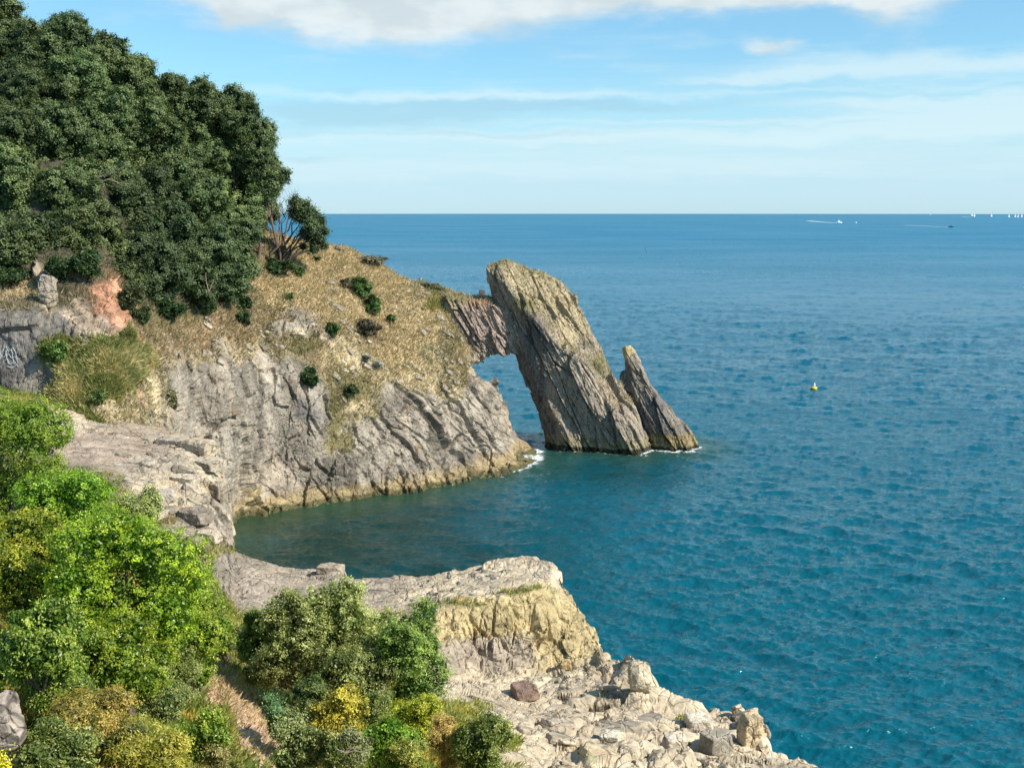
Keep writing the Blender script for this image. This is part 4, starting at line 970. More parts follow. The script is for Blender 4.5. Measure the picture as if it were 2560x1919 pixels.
for (x, y, w, h, D, lab, cc) in (
 (42, 735, 44, 36, 16.2, 'low leafy scrub between the grey boulder and the bottom left corner', ((.08, .12, .03), (.22, .27, .08))),
 (120, 735, 60, 34, 17.6, 'tangled olive scrub between the two bracken clumps', ((.09, .12, .04), (.26, .26, .10))),
 (70, 690, 60, 34, 18.8, 'green scrub at the foot of the glossy blue green shrub', ((.08, .14, .03), (.22, .29, .08))),
 (165, 700, 60, 40, 20.2, 'pale green scrub where the big shrub meets the sandy path', ((.11, .16, .05), (.30, .33, .14))),
 (215, 755, 44, 34, 18.8, 'straw and green scrub on the left lip of the sandy path at the bottom', ((.14, .15, .05), (.36, .33, .15))),
 (310, 690, 44, 30, 23.5, 'shaded green scrub left of the yellow leaved shrub', ((.06, .10, .03), (.18, .23, .08))),
 (370, 712, 44, 36, 23.6, 'olive scrub right of the yellow leaved shrub', ((.08, .12, .03), (.24, .28, .09))),
 (262, 668, 40, 30, 27, 'dim green scrub under the light green shrub by the path', ((.06, .10, .02), (.18, .24, .07))),
 (410, 755, 40, 30, 20.8, 'yellow green scrub at the bottom edge left of the straw coloured shrub', ((.14, .18, .03), (.36, .36, .10))),
 (355, 745, 40, 34, 20.2, 'grey leaved scrub beside the bleached dead twigs', ((.12, .14, .07), (.30, .33, .19))),
 (275, 712, 20, 46, 20.5, 'small upright blue green seedling on the right side of the sandy path', ((.08, .16, .07), (.20, .33, .18))),
 (180, 668, 50, 44, 22.5, 'soft grey green scrub hanging over the top of the sandy path', ((.12, .17, .05), (.32, .36, .15)))):
    fb(x, y, w, h, D, lab, cc, n=8, leaf=.035, aspect=.32, size=(.2, .48), dens=.85)
fb(150, 735, 70, 40, 18.3, 'loose yellow green scrub between the golden bracken and the sandy path', ((.16, .19, .03), (.38, .38, .10)), n=9, leaf=.035, aspect=.3, size=(.2, .5))
# scrub dotted over the headland
def hb(px, py, w, h, label, c1, c2, dens=.9, cat='bush', n=6):
    hit = ray(px, py + h * .35)
    D = hit[0].y / S if hit else 120
    return bush('bush', px, py, w, h, D - .3, label, c1, c2, .11, cat=cat, group='bushes scattered over the headland', mat=M_LEAF, n=n, dens=dens, aspect=.6, per=26, tr=.2, depth=.8)
DG = ((.025, .06, .014), (.08, .13, .035)); MG = ((.05, .11, .02), (.13, .21, .05))
hb(280, 266, 30, 24, 'dark round bush under the bare branched tree on the grassy slope', *DG)
hb(300, 271, 13, 13, 'small green bush just right of the dark round one on the slope', *MG)
hb(362, 286, 24, 24, 'upper half of the bright green gorse patch on the golden grass', *MG, n=7)
hb(374, 304, 20, 22, 'lower half of the bright green gorse patch on the golden grass', *MG, n=7)
hb(391, 318, 10, 9, 'tiny green bush right of the gorse patch', *MG)
hb(334, 328, 16, 19, 'oval green bush alone in the middle of the dry slope', *MG)
hb(290, 295, 8, 10, 'tiny green bush below the dark round one on the slope', *MG)
hb(243, 303, 20, 20, 'dark bush at the lower edge of the wood', *DG)
hb(243, 318, 17, 17, 'dark green bush hanging over the cliff below the wood', *DG)
hb(309, 376, 18, 24, 'dark bush on the cliff edge above the grey rock face', *DG)
hb(349, 390, 20, 14, 'low dark bush at the head of the cliff gully', *DG)
hb(368, 326, 30, 20, 'brown twiggy scrub below the gorse patch', (.09, .075, .04), (.20, .16, .09))
hb(345, 283, 16, 10, 'brown scrub left of the gorse patch', (.10, .08, .045), (.2, .16, .1))
hb(378, 364, 10, 8, 'pale silvery plant low on the dry slope', (.3, .33, .28), (.5, .52, .46))
hb(366, 357, 10, 7, 'grey silvery plant left of the palest one', (.24, .27, .22), (.42, .44, .38))
hb(130, 297, 34, 32, 'olive bush beside the orange earth slip', (.05, .07, .02), (.13, .16, .06))
hb(138, 314, 26, 22, 'lower bush bordering the orange earth slip', (.05, .08, .02), (.13, .17, .06))
hb(168, 306, 40, 30, 'spreading dark bush on the cliff top under the wood', *DG, n=9)
hb(200, 296, 40, 34, 'dense bush at the foot of the lowest large oak', *DG, n=9)
hb(100, 396, 15, 14, 'bright green bush on the grassy mound', *MG)
hb(55, 352, 26, 26, 'leafy green creeper patch at the corner of the quarry wall', (.09, .17, .03), (.20, .32, .07), n=8)
hb(15, 205 + 50, 40, 24, 'bright leaved bush at the left edge below the wood', (.07, .15, .02), (.18, .32, .05))
hb(84, 262, 44, 30, 'low green bush at the top of the orange earth slip', *DG, n=9)
hb(172, 398, 14, 26, 'narrow dusty bush where the grassy mound meets the grey cliff', (.10, .11, .05), (.26, .25, .13))
hb(10, 275, 40, 20, 'dark bush above the dry bank at the far left', *DG, n=7)
hb(60, 268, 34, 26, 'dark bush wrapping the pale outcrop', *DG, n=7)
hb(316, 258, 8, 5, 'tiny dark tuft on the ridge right of the bare branched tree', *DG)
hb(375, 259, 30, 9, 'grey heathy mat on the ridge above the golden grass', (.12, .12, .07), (.27, .26, .17))
hb(432, 286, 24, 9, 'grey green mat on the ridge near the rock bridge', (.13, .14, .07), (.28, .27, .16))

# the wood and the thicket carry on beyond the left edge of the picture
def mass(name, spots, label, cat, cc, leaf, per, tr, nt):
    lb = []
    for (x, y, rp, D) in spots:
        c = P(x, y, D); rr = rp * c[1] / FPX; g = drop(c[0], c[1], c[2] - rr); c[2] = min(c[2], g + rr * 1.3)
        lb += crown_lobes(c, np.array((rr, rr, rr * 1.1)), 14, spread=.72, size=(.28, .46), low=True)
    o = foliage(name, lb, nt, per, tr, leaf, cc[0], cc[1], M_LEAF2 if leaf < .1 else M_LEAF, None, .6, .45, .18)
    tag(o, label, cat, kind='stuff')
mass('woodland', [(-44, 20, 36, 120), (-40, 80, 36, 114), (-46, 140, 36, 107), (-42, 200, 34, 101), (-36, 245, 26, 96), (-100, 30, 38, 118), (-96, 95, 38, 112), (-100, 160, 38, 105), (-98, 220, 34, 99), (-145, 60, 36, 114), (-145, 130, 36, 106), (-145, 200, 36, 100)],
     'dark oak wood continuing beyond the left edge', 'wood', OAK, .16, 30, .28, 5200)
mass('thicket', [(-62, 470, 60, 28), (-66, 560, 60, 23), (-60, 640, 56, 18.5), (-60, 720, 50, 16), (-130, 520, 60, 25), (-130, 620, 60, 19.5)],
     'green thicket continuing beyond the left edge of the near slope', 'thicket', BR1, .06, 30, .12, 5200)
# tree with bare stems on the ridge
def bare_tree():
    b = ray(282, 262); base = np.array(b[0]) if b else P(282, 258, 124); D = base[1] / S
    root = empty('windswept_tree', tuple(base), label='small windswept tree with fanned bare stems and a one sided crown on the ridge', cat='tree')
    lobes = [(P(x, y, D + dz), np.array((r, r * 1.1, r * .9)) * D * S / FPX) for x, y, r, dz in
             ((296, 202, 7, 0), (304, 206, 8, 1), (312, 214, 8, 0), (319, 222, 7, 0), (323, 231, 6, 0), (311, 226, 8, -1), (302, 217, 8, 1), (320, 240, 6, 0), (312, 238, 7, .5), (314, 249, 5, 0), (294, 213, 6, 1.5), (304, 233, 6, 1), (324, 246, 4, 0), (303, 246, 4, .5))]
    foliage('crown', lobes, 420, 26, .30, .13, (.035, .07, .022), (.15, .20, .075), M_LEAF, root, .6, .6)
    lines = []
    for k, l in enumerate(lobes): lines.append((limb(base + rng.normal(size=3) * .15, l[0], 8, .10, (-.08, 0, -.06)), .10, .03))
    for (x, y) in ((262, 205), (268, 222), (272, 212), (278, 208), (284, 200), (290, 196), (275, 232), (255, 214)):
        e = P(x, y, D + rng.uniform(-1, 2)); lines.append((limb(base, e, 8, .12, (-.05, 0, 0)), .07, .015))
        for q in range(5): lines.append((limb(e * .75 + base * .25, e + rng.normal(size=3) * .5 + (0, 0, .3), 5, .2), .022, .006))
    for (x, y) in ((290, 186), (297, 190), (300, 196), (304, 200), (286, 192)):
        e = P(x, y, D + .5); f = P(293, 208, D + .5)
        lines.append((limb(f, e, 6, .15), .022, .006)); lines.append((limb(f * .4 + e * .6, e + rng.normal(size=3) * .35, 5, .2), .014, .005))
    tubes('trunk', lines, M_BARK, root, 5)
bare_tree()
def dead_branches(px, py, label, pts, D, k=1.0):
    base = P(px, py, D); root = empty('dead_branch', tuple(base), label=label, cat='branch')
    tubes('limb', [(limb(base, P(x, y, D + d), 6, .1), .035 * k, .012 * k) for x, y, d in pts], M_TWIG, root, 5)
dead_branches(95, 178, 'pale dead branches sticking out of the dark middle of the wood', [(120, 172, -1), (130, 186, -1), (136, 184, 0), (118, 182, 0), (126, 165, 0)], 103)
dead_branches(209, 292, 'pale forked twig at the foot of the lowest oak above the cliff', [(206, 272, 0), (214, 280, 0), (218, 286, -.5)], 103.5)
dead_branches(345, 752, 'bleached dead twigs lying between the bottom edge shrubs', [(362, 745, 0), (372, 748, 0), (352, 742, 0), (336, 748, 0)], 18.6, .3)

# ------------------------------------------------------------------ grass and ground cover
def blades(G, N, prob, n, length, width, colfn, upw=.8, seed=0, xyz=None):
    """thin bent blades scattered over grid G"""
    r = np.random.default_rng(seed)
    nu, nv = G.shape[:2]
    e1 = np.linalg.norm(np.diff(G, axis=0)[:, :-1], axis=-1); e2 = np.linalg.norm(np.diff(G, axis=1)[:-1], axis=-1)
    w = (e1 * e2 * prob[:-1, :-1]).ravel(); w /= w.sum()
    k = r.choice(len(w), n, p=w); i, j = np.divmod(k, nv - 1)
    a, b = r.random((2, n, 1))
    p = G[i, j] * (1 - a) * (1 - b) + G[i + 1, j] * a * (1 - b) + G[i, j + 1] * (1 - a) * b + G[i + 1, j + 1] * a * b
    up = np.array((0, 0, 1.)) * upw + N[i, j] * (1 - upw) + r.normal(size=(n, 3)) * .30
    up /= np.linalg.norm(up, axis=1, keepdims=True)
    L = (length * r.uniform(.5, 1.4, n))[:, None]; W = (width * r.uniform(.6, 1.3, n))[:, None]
    s = r.normal(size=(n, 3)); s[:, 2] *= .2; s /= np.linalg.norm(s, axis=1, keepdims=True)
    bend = r.normal(size=(n, 3)) * .3 * L + np.array((.15, -.05, -.05)) * L
    v = np.stack((p - s * W - up * .05, p + s * W - up * .05, p + up * L * .6 + s * W * .6 + bend * .3, p + up * L + bend), 1)
    c = colfn(i, j, r, n)
    return v.reshape(-1, 3), np.arange(4 * n).reshape(-1, 4), np.repeat(c, 4, 0)
lim = np.zeros(GA2.shape[:2]); lim[:, 6:NV + 12] = 1
pxA, pyA = project(GA2)
inview = ((pxA > -10) & (pyA > 150)).astype(float)
steep = np.clip((NA[..., 2] - .1) * 3, 0.15, 1)
under = np.clip((pyA - 250 + np.clip(pxA - 250, 0, 200) * 3) / 20, 0, 1)
dry = np.clip(vA * 1.4 - .35, 0, 1) * lim * inview * steep * under * (1 - .8 * np.clip(nA * 2, 0, 1))
def cdry(i, j, r, n):
    base = cA[i, j]; m_ = np.clip(fbm(GA2[i, j] / 2.2, 4, seed=66)[:, None] * 2.2 + .3, 0, 1); g = np.array((.66, .53, .34)) * (1 - m_) + np.array((.32, .28, .14)) * m_
    k = r.uniform(.2, 1, (n, 1)); return np.clip((base * (1 - k) + (base * .5 + g * .5) * k) * r.uniform(.55, 1.3, (n, 1)), .01, .9)
v, f, c = blades(GA2, NA, dry, 200000, .26, .02, cdry, seed=1)
tag(mesh_np('dry_grass', v, f, M_GRASS, col=c), 'golden dry grass covering the upper slope of the headland', 'grass', kind='stuff')
grn = np.clip(nA * 1.5 - .2, 0, 1) * lim * inview * steep * under
def cgrn(i, j, r, n):
    k = r.uniform(0, 1, (n, 1)); m_ = np.clip(fbm(GA2[i, j] / 1.3, 4, seed=67)[:, None] * 2 + .45, 0, 1); k = np.clip(k * .6 + m_ * .6, 0, 1); return (np.array((.15, .20, .05)) * (1 - k) + np.array((.56, .47, .24)) * k) * r.uniform(.6, 1.35, (n, 1))
v, f, c = blades(GA2, NA, grn, 75000, .28, .018, cgrn, seed=2, upw=.5)
tag(mesh_np('green_grass', v, f, M_GRASS, col=c), 'long green and straw grass on the mound above the rock terrace', 'grass', kind='stuff')
pr_ = np.clip(vB * 1.3 - .3, 0, 1) * ((GB2[..., 1] > 9) & (GB2[..., 1] < 60) & (pxB > -30) & (pxB < 520)) * np.clip(45 / GB2[..., 1] / 2, 0, 3)
pr_ = pr_ * (fbm(GB2 / 1.3, 3, seed=8) * .8 + .8).clip(.1, 2) * (1 - .97 * np.exp(-((pxB - (205 + (pyB - 660) * .75)) / 20) ** 4) * (pyB > 640))
def cund(i, j, r, n):
    m = np.clip(fbm(GB2[i, j] / .9, 3, seed=15)[:, None] * 1.6 + .5, 0, 1); m2 = np.clip(fbm(GB2[i, j] / .6 + 30, 2, seed=17)[:, None] * 2.4 - .3, 0, 1)
    b = np.array((.12, .18, .03)) * (1 - m) + np.array((.32, .31, .09)) * m
    b = b * (1 - m2) + np.array((.52, .36, .08)) * m2
    return b * r.uniform(.5, 1.5, (n, 1))
v, f, c = blades(GB2, NB, pr_, 260000, .12, .007, cund, seed=3, upw=.85)
tag(mesh_np('undergrowth', v, f, M_GRASS, col=c), 'tangled green and yellow undergrowth beside the sandy path', 'undergrowth', kind='stuff')
pathp = np.exp(-((pxB - (205 + (pyB - 660) * .75)) / 26) ** 2) * (pyB > 640) * (GB2[..., 1] < 30) * (GB2[..., 1] > 9)
def cstraw(i, j, r, n): return np.array((.55, .42, .26)) * r.uniform(.5, 1.4, (n, 1))
v, f, c = blades(GB2, NB, pathp, 16000, .09, .006, cstraw, seed=4, upw=.3)
tag(mesh_np('straw_litter', v, f, M_GRASS, col=c), 'pale straw litter strewn over the sandy path', 'straw', kind='stuff')
lp = np.clip(vB * 3 - .4, 0, 1) * ((pxB > 430) & (pxB < 820) & (pyB > 580) & (GB2[..., 1] > 20))
tf = (fbm(GB2 / .7, 3, seed=19) > .12) * lp
def ctuft(i, j, r, n):
    k = r.uniform(0, 1, (n, 1)); return (np.array((.22, .27, .06)) * (1 - k) + np.array((.48, .44, .16)) * k) * r.uniform(.7, 1.3, (n, 1))
v, f, c = blades(GB2, NB, tf + 1e-9, 26000, .13, .012, ctuft, seed=5)
tag(mesh_np('ledge_grass', v, f, M_GRASS, col=c), 'sparse yellow green tufts in the cracks of the pale ledge', 'grass', kind='stuff')

scribble_later()
def heath(G, N, prob, n, per, rad, leaf, pal, name, label, seed):
    r = np.random.default_rng(seed); w = prob[:-1, :-1] * np.linalg.norm(np.diff(G, axis=0)[:, :-1], axis=-1) * np.linalg.norm(np.diff(G, axis=1)[:-1], axis=-1)
    w = w.ravel(); k = r.choice(len(w), n, p=w / w.sum()); i, j = np.divmod(k, G.shape[1] - 1)
    p = G[i, j] + N[i, j] * rad * .2; sz = r.uniform(.5, 1.6, n) * rad
    c = np.repeat(p, per, 0) + r.normal(size=(n * per, 3)) * np.repeat(sz, per)[:, None] * (.6, .6, .4)
    nn = np.repeat(N[i, j] + (0, 0, .5), per, 0); q = np.array(pal)[r.integers(0, len(pal), n)]
    col = np.repeat(q, per, 0) * r.uniform(.55, 1.4, (n * per, 1))
    v, c2 = leaves(c, nn, leaf * r.uniform(.6, 1.4, n * per), leaf * .45, col, .7)
    tag(mesh_np(name, v, np.arange(len(v)).reshape(-1, 4), M_GRASS, col=np.clip(c2, .01, .9)), label, 'scrub', kind='stuff')
pxa, pya = project(GA2)
hp = np.clip(1 - np.abs(vA - .55) * 2.2, 0, 1) * lim * ((pxa > 120) & (pya > 225)) * under + dry * .10
hp = hp * np.clip(fbm(GA2 / 2.5, 3, seed=71) * 2 + .5, .05, 1.5)
def rubble(G, N, prob, n, smin, smax, pal, name, label, seed, squash=.55, sink=.25):
    r = np.random.default_rng(seed); w = prob[:-1, :-1] * np.linalg.norm(np.diff(G, axis=0)[:, :-1], axis=-1) * np.linalg.norm(np.diff(G, axis=1)[:-1], axis=-1)
    w = w.ravel(); k = r.choice(len(w), n, p=w / w.sum()); i, j = np.divmod(k, G.shape[1] - 1)
    u = np.linspace(0, 2 * np.pi, 20, endpoint=False)[:, None]; v = np.linspace(-np.pi / 2, np.pi / 2, 13)[None]
    d = np.stack((np.cos(u) * np.cos(v), np.sin(u) * np.cos(v), np.sin(v) + 0 * u), -1).reshape(-1, 3); f0 = grid_faces(20, 13, True)
    V = []; F = []; Cc = []
    for q, (a, b) in enumerate(zip(i, j)):
        s = smin * (smax / smin) ** (r.random() ** 1.8)
        p = d / (np.abs(d) ** 16).sum(-1, keepdims=True) ** (1 / 16)
        for _ in range(7):
            nn = r.normal(size=3); nn /= np.linalg.norm(nn); c = .85 + .4 * r.random(); e = p @ nn - c; p = p - np.where(e > 0, e, 0)[:, None] * nn
        n_ = N[a, b]; ax = np.array((.86, .25, -.42)) + r.normal(size=3) * .25; ax -= n_ * ax.dot(n_); ax /= np.linalg.norm(ax); bx = np.cross(n_, ax)
        p = p * np.array((1.0, .62 * r.uniform(.7, 1.2), squash * r.uniform(.5, 1.2))) * s / 2
        V.append(G[a, b] + p[:, :1] * ax + p[:, 1:2] * bx + (p[:, 2:] + s * squash * (.25 - sink)) * n_); F.append(f0 + q * len(d))
        Cc.append(np.tile(np.array(pal[r.integers(len(pal))]) * r.uniform(.75, 1.15), (len(d), 1)))
    tag(mesh_np(name, np.concatenate(V), np.concatenate(F), M_LEDGE, col=np.concatenate(Cc), extra={'veg': np.zeros(n * len(d))}), label, 'rubble', kind='stuff')
pxq, pyq = project(GB2)
rp_ = ((pxq > 440) & (pxq < 815) & (pyq > 682) & (GB2[..., 1] > 18)) * np.clip(fbm(GB2 / 1.8, 3, seed=81) * 2 + .7, .05, 1.5) * np.clip((pxq - 430) / 180, .1, 1)
LP = [(.47, .39, .275), (.50, .42, .30), (.38, .32, .24), (.42, .34, .22)]
rubble(GB2, NB, rp_, 240, .18, 1.1, LP, 'rock_rubble', 'jumble of angular cream rocks covering the lower right shelf above the sea', 82, squash=.36, sink=.3)
rp_ = ((pxq > 120) & (pxq < 232) & (pyq > 435) & (pyq < 545) & (GB2[..., 1] > 34)) * 1.0
rubble(GB2, NB, rp_ + 1e-9, 130, .25, 1.1, [(.40, .34, .26), (.33, .28, .21), (.46, .39, .29)], 'rock_rubble', 'broken grey slabs stepping down the terrace toward the cove', 83, squash=.35)
rp_ = (np.clip(1 - np.abs(vA - .5) * 2.2, 0, 1) + .05 * vA) * lim * ((pxa > 150) & (pya > 235)) * under * np.clip(fbm(GA2 / 3.0, 3, seed=84) * 2.2 + .4, .03, 1.6)
rubble(GA2, NA, rp_, 900, .18, .8, [(.33, .285, .22), (.38, .33, .26), (.28, .235, .18)], 'loose_stones', 'grey stones poking through the dry grass and scrub of the headland', 85)
heath(GA2, NA, hp, 5200, 16, .26, .13, [(.16, .13, .07), (.30, .25, .15), (.12, .14, .05), (.09, .11, .04), (.42, .36, .24), (.22, .18, .10)], 'heath_scrub', 'low brown and olive scrub thinning out over the bare rock of the headland', 51)
def rock_turf(gname, n, label_parent, px0, seed):
    G2, N = GRIDS[gname]; a, b = project(G2)
    pr = np.clip(N[..., 2] - .18, 0, 1) * (G2[..., 2] > 4) * (.35 + .65 * np.clip(fbm(G2 / .8, 3, seed=seed) * 2 + .4, 0, 1)); pr[:, :8] = 0; pr[:, -3:] *= .4
    def ct(i, j, r, n):
        k = r.uniform(0, 1, (n, 1)); return (np.array((.33, .28, .18)) * (1 - k) + np.array((.56, .48, .36)) * k) * r.uniform(.7, 1.3, (n, 1))
    v, f, c = blades(G2, N, pr + 1e-9, n, .20, .03, ct, seed=seed)
    mesh_np('turf', v, f, M_GRASS, parent=label_parent, col=c)
rock_turf('rock_pier', 7000, arch, 0, 31); rock_turf('rock_bridge', 5000, arch, 0, 32)
# ------------------------------------------------------------------ boats, buoys, gull
M_WHITE = plain_material('white_paint', (.82, .82, .80), .4, .04)
def sail_material():
    m, t = mat_base('sail_cloth'); b = t.n('ShaderNodeBsdfDiffuse', ins={'Color': (.86, .86, .84, 1)}); tr = t.n('ShaderNodeBsdfTranslucent', ins={'Color': (.86, .86, .84, 1)})
    t.n('ShaderNodeOutputMaterial', ins={'Surface': t.n('ShaderNodeMixShader', ins={0: .5, 1: b.outputs[0], 2: tr.outputs[0]}).outputs[0]}); return m
M_SAIL = sail_material()
M_DARK = plain_material('dark_hull', (.03, .035, .045), .4, .1)
M_GLASS = plain_material('cabin_glass', (.03, .04, .05), .15, .1)
M_YEL = plain_material('yellow_paint', (.75, .52, .06), .5, .08)
M_ALU = plain_material('grey_metal', (.45, .46, .47), .4, .1)
M_GULL = plain_material('gull_feathers', (.80, .80, .80), .8, .05)
M_FOAM = plain_material('foam', (.66, .75, .78), .8, .15, 2)
def at_sea(px, py):
    a = (py - LEVEL) / FPX
    d = math.tan(math.atan(a)) ; q = d * d - 4 * CH / (2 * EARTH)
    D = (d - math.sqrt(q)) * EARTH if q > 0 else 15000.
    x = (px - 512) / FPX * D / math.cos(TH) * (math.cos(TH) + 0) ; x = (px - 512) / FPX * math.hypot(D, CH)
    b = -(py - 383.5) / FPX; x = (px - 512) / FPX * D / (math.cos(TH) + b * math.sin(TH))
    return np.array((x, D, -D * D / (2 * EARTH)))
def hull_geo(L, B, H, n=16):
    """boat hull along +X: stations from stern to a raked bow"""
    out = []
    for t in np.linspace(0, 1, n):
        w = B / 2 * (1 - max(0, (t - .35) / .65) ** 2.2) * (.85 + .15 * min(1, t * 4)); sh = H * (1 + .35 * t * t)
        x = -L / 2 + L * t
        out.append([(x, -w, sh), (x - .02 * L * t, -w * .85, sh * .35), (x - .05 * L * t, -w * .3, -.25 * H), (x - .05 * L * t, w * .3, -.25 * H), (x - .02 * L * t, w * .85, sh * .35), (x, w, sh)])
    A = np.array(out); f = [tuple(q) for q in grid_faces(n, 6).tolist()]
    k = np.arange(n - 1) * 6
    f += [(int(a), int(a + 6), int(a + 11), int(a + 5)) for a in k]            # deck
    f.append((0, 5, 4, 3)); f.append((0, 3, 2, 1))
    return A.reshape(-1, 3), np.array(f)
def rot(v, a):
    c, s = math.cos(a), math.sin(a); v = np.asarray(v, float)
    return np.stack((v[..., 0] * c - v[..., 1] * s, v[..., 0] * s + v[..., 1] * c, v[..., 2]), -1)
def box(cx, cy, cz, sx, sy, sz, taper=1.0):
    v = np.array([(x * (taper if z > 0 else 1), y * (taper if z > 0 else 1), z) for x in (-1, 1) for y in (-1, 1) for z in (-1, 1)], float) * (sx / 2, sy / 2, sz / 2) + (cx, cy, cz)
    return v, np.array([(0, 1, 3, 2), (4, 6, 7, 5), (0, 4, 5, 1), (2, 3, 7, 6), (0, 2, 6, 4), (1, 5, 7, 3)])
def tri_sail(p0, p1, p2, belly, n=8):
    """curved triangular sail: tack, clew, head"""
    p0, p1, p2 = map(np.array, (p0, p1, p2)); V = []
    for i in range(n + 1):
        for j in range(n + 1):
            s = i / n; u = j / n; q = (p0 * (1 - u) + p1 * u) * (1 - s) + p2 * s
            V.append(q + np.array(belly) * 4 * u * (1 - u) * (1 - s * .6))
    V = np.array(V); F = grid_faces(n + 1, n + 1)
    V2 = V + np.array((0, .03, 0)); return np.concatenate((V, V2)), np.concatenate((F, F + len(V)))
def sailboat(px, py, hpx, label, a=.3, heel=.12):
    loc = at_sea(px, py); H = hpx * loc[1] / FPX; L = H * .72
    root = empty('sailing_boat', tuple(loc), label=label, cat='sailing boat', group='white sailing boats on the horizon')
    def pt(name, vf, mat):
        v, f = vf; v = np.asarray(v, float).copy()
        y = v[:, 1] * math.cos(heel) - v[:, 2] * math.sin(heel); z = v[:, 1] * math.sin(heel) + v[:, 2] * math.cos(heel); v[:, 1] = y; v[:, 2] = z
        mesh_np(name, rot(v, a) + loc, f, mat, parent=root)
    pt('hull', hull_geo(L, L * .28, L * .09), M_WHITE)
    pt('cabin', box(-.05 * L, 0, L * .12, L * .35, L * .14, L * .06, .8), M_WHITE)
    pt('mast', box(.06 * L, 0, H * .52, H * .012, H * .012, H * .96, .6), M_ALU)
    pt('main_sail', tri_sail((.05 * L, 0, H * .12), (-.42 * L, .05 * L, H * .12), (.055 * L, 0, H), (0, .06 * L, 0)), M_SAIL)
    pt('jib', tri_sail((.47 * L, 0, H * .08), (.08 * L, .07 * L, H * .1), (.07 * L, 0, H * .88), (0, .06 * L, 0)), M_SAIL)
for s in ((972, 215.7, 6.0, 'left one of the closest pair of white sails on the horizon', .8), (974.4, 216.3, 6.6, 'right one of the closest pair of white sails on the horizon', .85),
          (991.5, 216.3, 5.6, 'lone white sail between the pair and the right hand cluster', .7), (1009, 216.8, 5.8, 'white sail leading the cluster at the right end of the horizon', .75),
          (1015.2, 216.7, 5.4, 'slimmer second sail of the cluster at the right end of the horizon', .7), (1018, 217.0, 5.6, 'third sail of the cluster, overlapping the slim one', .8),
          (1021.8, 216.8, 6.0, 'rightmost sail of the cluster at the picture edge', .8), (930.6, 214.5, 2.6, 'faint tiny sail far away, left of the others on the horizon', .7)):
    sailboat(s[0], s[1], s[2], s[3], s[4])
def wake(name, px0, py0, px1, py1, w0, w1, label):
    a = at_sea(px0, py0); b = at_sea(px1, py1); n = 60; t = np.linspace(0, 1, n)[:, None]
    c = a * (1 - t) + b * t; d = (b - a)[:2]; d /= np.linalg.norm(d); q = np.array((-d[1], d[0], 0))
    V = []
    for k in range(n):
        w = w0 + (w1 - w0) * k / (n - 1)
        for s in np.linspace(-1, 1, 7): V.append(c[k] + q * w * s * rng.uniform(.6, 1) + (0, 0, .10 + (.5 * (1 - s * s)) * (1 - k / n)))
    o = mesh_np(name, np.array(V), grid_faces(n, 7), M_FOAM)
    tag(o, label, 'wake', kind='stuff')
def motorboat():
    loc = at_sea(839, 222.6); k = loc[1] / FPX; L = 6.5 * k
    root = empty('motor_boat', tuple(loc), label='white cabin motor boat throwing up a white wake below the horizon', cat='motor boat')
    pt = lambda n, vf, m: mesh_np(n, rot(vf[0], .1) + loc, vf[1], m, parent=root)
    pt('hull', hull_geo(L, L * .32, L * .16), M_WHITE); pt('cabin', box(-.02 * L, 0, L * .28, L * .34, L * .24, L * .24, .8), M_WHITE)
    pt('windscreen', box(.165 * L, 0, L * .30, L * .03, L * .2, L * .1), M_GLASS); pt('wheelhouse_roof', box(-.02 * L, 0, L * .42, L * .36, L * .26, L * .03), M_WHITE)
    pt('mast', box(-.05 * L, 0, L * .55, L * .02, L * .02, L * .26), M_ALU)
    wake('boat_wake', 837, 222.8, 808, 220.4, .12 * L, .7 * L, 'white wake trailing behind the cabin motor boat')
motorboat()
def rib():
    loc = at_sea(951, 226.6); k = loc[1] / FPX; L = 5.0 * k
    root = empty('speedboat', tuple(loc), label='small dark speedboat with two riders pulling a thin wake', cat='speedboat')
    pt = lambda n, vf, m: mesh_np(n, rot(vf[0], -.05) + loc, vf[1], m, parent=root)
    pt('hull', hull_geo(L, L * .36, L * .14), M_DARK); pt('console', box(0, 0, L * .24, L * .16, L * .14, L * .16, .8), M_DARK); pt('outboard', box(-.5 * L, 0, L * .16, L * .1, L * .1, L * .2, .8), M_DARK)
    wake('boat_wake', 949, 226.9, 905, 224.6, .10 * L, .45 * L, 'long thin wake trailing behind the dark speedboat')
rib()
wake('boat_wake', 971.5, 216.9, 962, 216.4, 3, 9, 'short pale wake at the foot of the closest pair of sails')
def buoy(px, py, wpx, label, yellow=True):
    loc = P(px, py, WD(py)); loc[2] = 0; r = wpx * loc[1] / FPX / 2
    root = empty('buoy', tuple(loc), label=label, cat='buoy')
    def lathe(name, prof, mat, n=24, lean=.08):
        th = np.linspace(0, 2 * np.pi, n, endpoint=False)[:, None]; prof = np.array(prof) * r
        G = np.stack((np.cos(th) * prof[None, :, 0] + lean * prof[None, :, 1], np.sin(th) * prof[None, :, 0], np.broadcast_to(prof[None, :, 1], (n, len(prof)))), -1) + loc
        mesh_np(name, G.reshape(-1, 3), grid_faces(n, len(prof), True), mat, parent=root, smooth=True)
    lathe('float_body', [(0, -.6), (.7, -.5), (1, -.1), (1, .35), (.85, .6), (.5, .72), (.18, .75), (0, .75)], M_YEL)
    lathe('topmark', [(0, .7), (.36, .72), (.30, 1.3), (.16, 1.8), (.05, 2.0), (0, 2.0)], M_WHITE)
    lathe('collar', [(.98, .0), (1.06, .05), (1.06, .16), (.98, .2)], M_DARK)
buoy(813.8, 388.6, 6.6, 'yellow buoy with a white topmark floating alone in open water')
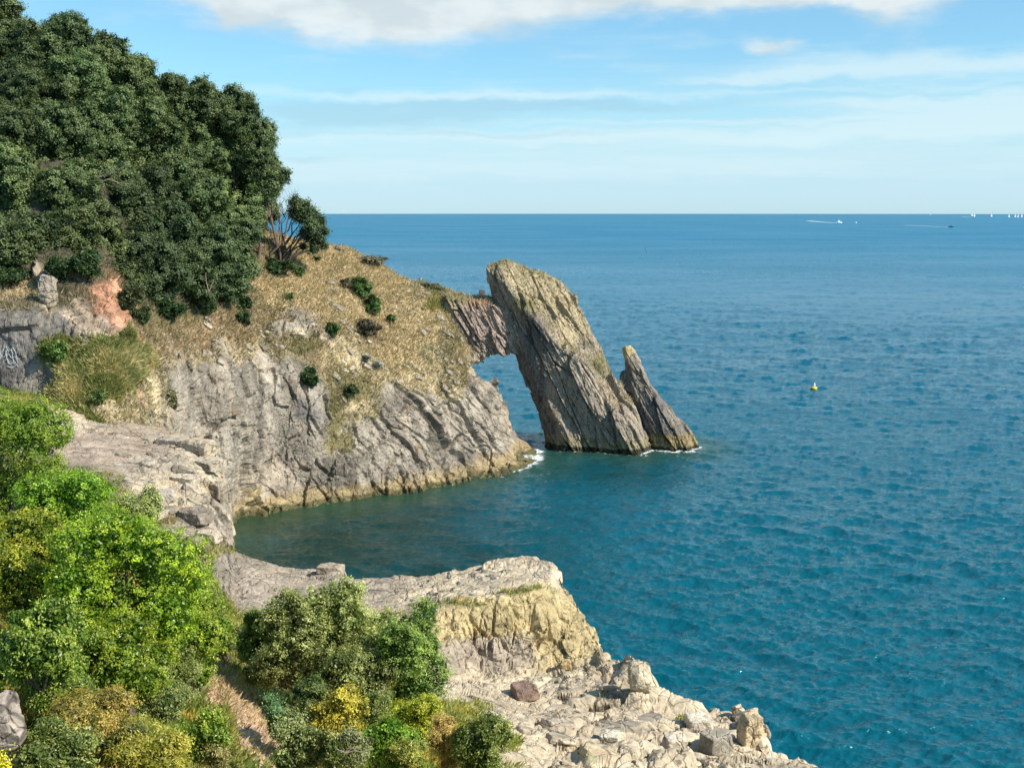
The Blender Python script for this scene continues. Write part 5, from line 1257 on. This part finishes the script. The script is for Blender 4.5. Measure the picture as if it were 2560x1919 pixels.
def small_buoy(px, py, wpx, label):
    loc = at_sea(px, py); r = wpx * loc[1] / FPX / 2; root = empty('marker_buoy', tuple(loc), label=label, cat='buoy')
    th = np.linspace(0, 2 * np.pi, 16, endpoint=False)[:, None]; pr = np.array([(0, -.3), (.8, -.2), (1, .3), (.7, .9), (.25, 1.1), (.2, 2.2), (0, 2.3)]) * r
    G = np.stack((np.cos(th) * pr[None, :, 0], np.sin(th) * pr[None, :, 0], np.broadcast_to(pr[None, :, 1], (16, len(pr)))), -1) + loc
    mesh_np('float_body', G.reshape(-1, 3), grid_faces(16, len(pr), True), M_WHITE, parent=root, smooth=True)
small_buoy(856, 222.6, 1.6, 'tiny white marker buoy to the right of the cabin motor boat')
def gull():
    c = P(646, 250, 190); u = 1.4 * c[1] / FPX
    root = empty('gull', tuple(c), label='white gull banking low over the open sea', cat='bird')
    ax = np.array((.42, .2, -1.)); ax /= np.linalg.norm(ax); sd = np.array((.9, -.3, .35)); sd /= np.linalg.norm(sd); up = np.cross(sd, ax)
    th = np.linspace(0, 2 * np.pi, 12, endpoint=False)[:, None]
    tt = np.array([(-1.9, .02), (-1.5, .2), (-.6, .34), (.3, .36), (.9, .24), (1.2, .2), (1.45, .18), (1.7, .03)]) * u * .9
    bx = np.array((.3, -.95, .1)); bx /= np.linalg.norm(bx); b1 = np.cross(bx, (0, 0, 1.)); b1 /= np.linalg.norm(b1); b2 = np.cross(bx, b1)
    G = c + bx * tt[None, :, 0:1] + (np.cos(th)[..., None] * b1 + np.sin(th)[..., None] * b2) * tt[None, :, 1:2]
    mesh_np('body', G.reshape(-1, 3), grid_faces(12, len(tt), True), M_GULL, parent=root, smooth=True)
    for s in (-1, 1):
        W = []
        for q in np.linspace(0, 1, 10):
            cc = c + ax * s * (q * 3.4 * u) + b1 * 0 + np.array((-.3, 0, .25)) * u * math.sin(q * 2.6) * 1.2 + bx * (-.9 * u * q * q)
            ch = (.62 * (1 - q) ** .6 + .05) * u
            for a_, h_ in ((-1, 0), (-.2, .10), (1, 0), (-.2, -.03)): W.append(cc + bx * a_ * ch + np.array((1, 0, .4)) * h_ * ch)
        W = np.array(W).reshape(10, 4, 3).transpose(1, 0, 2)
        mesh_np('wing', W.reshape(-1, 3), grid_faces(4, 10, True), M_GULL, parent=root)
gull()
print('faces', sum(len(o.data.polygons) for o in bpy.data.objects if o.type == 'MESH'))
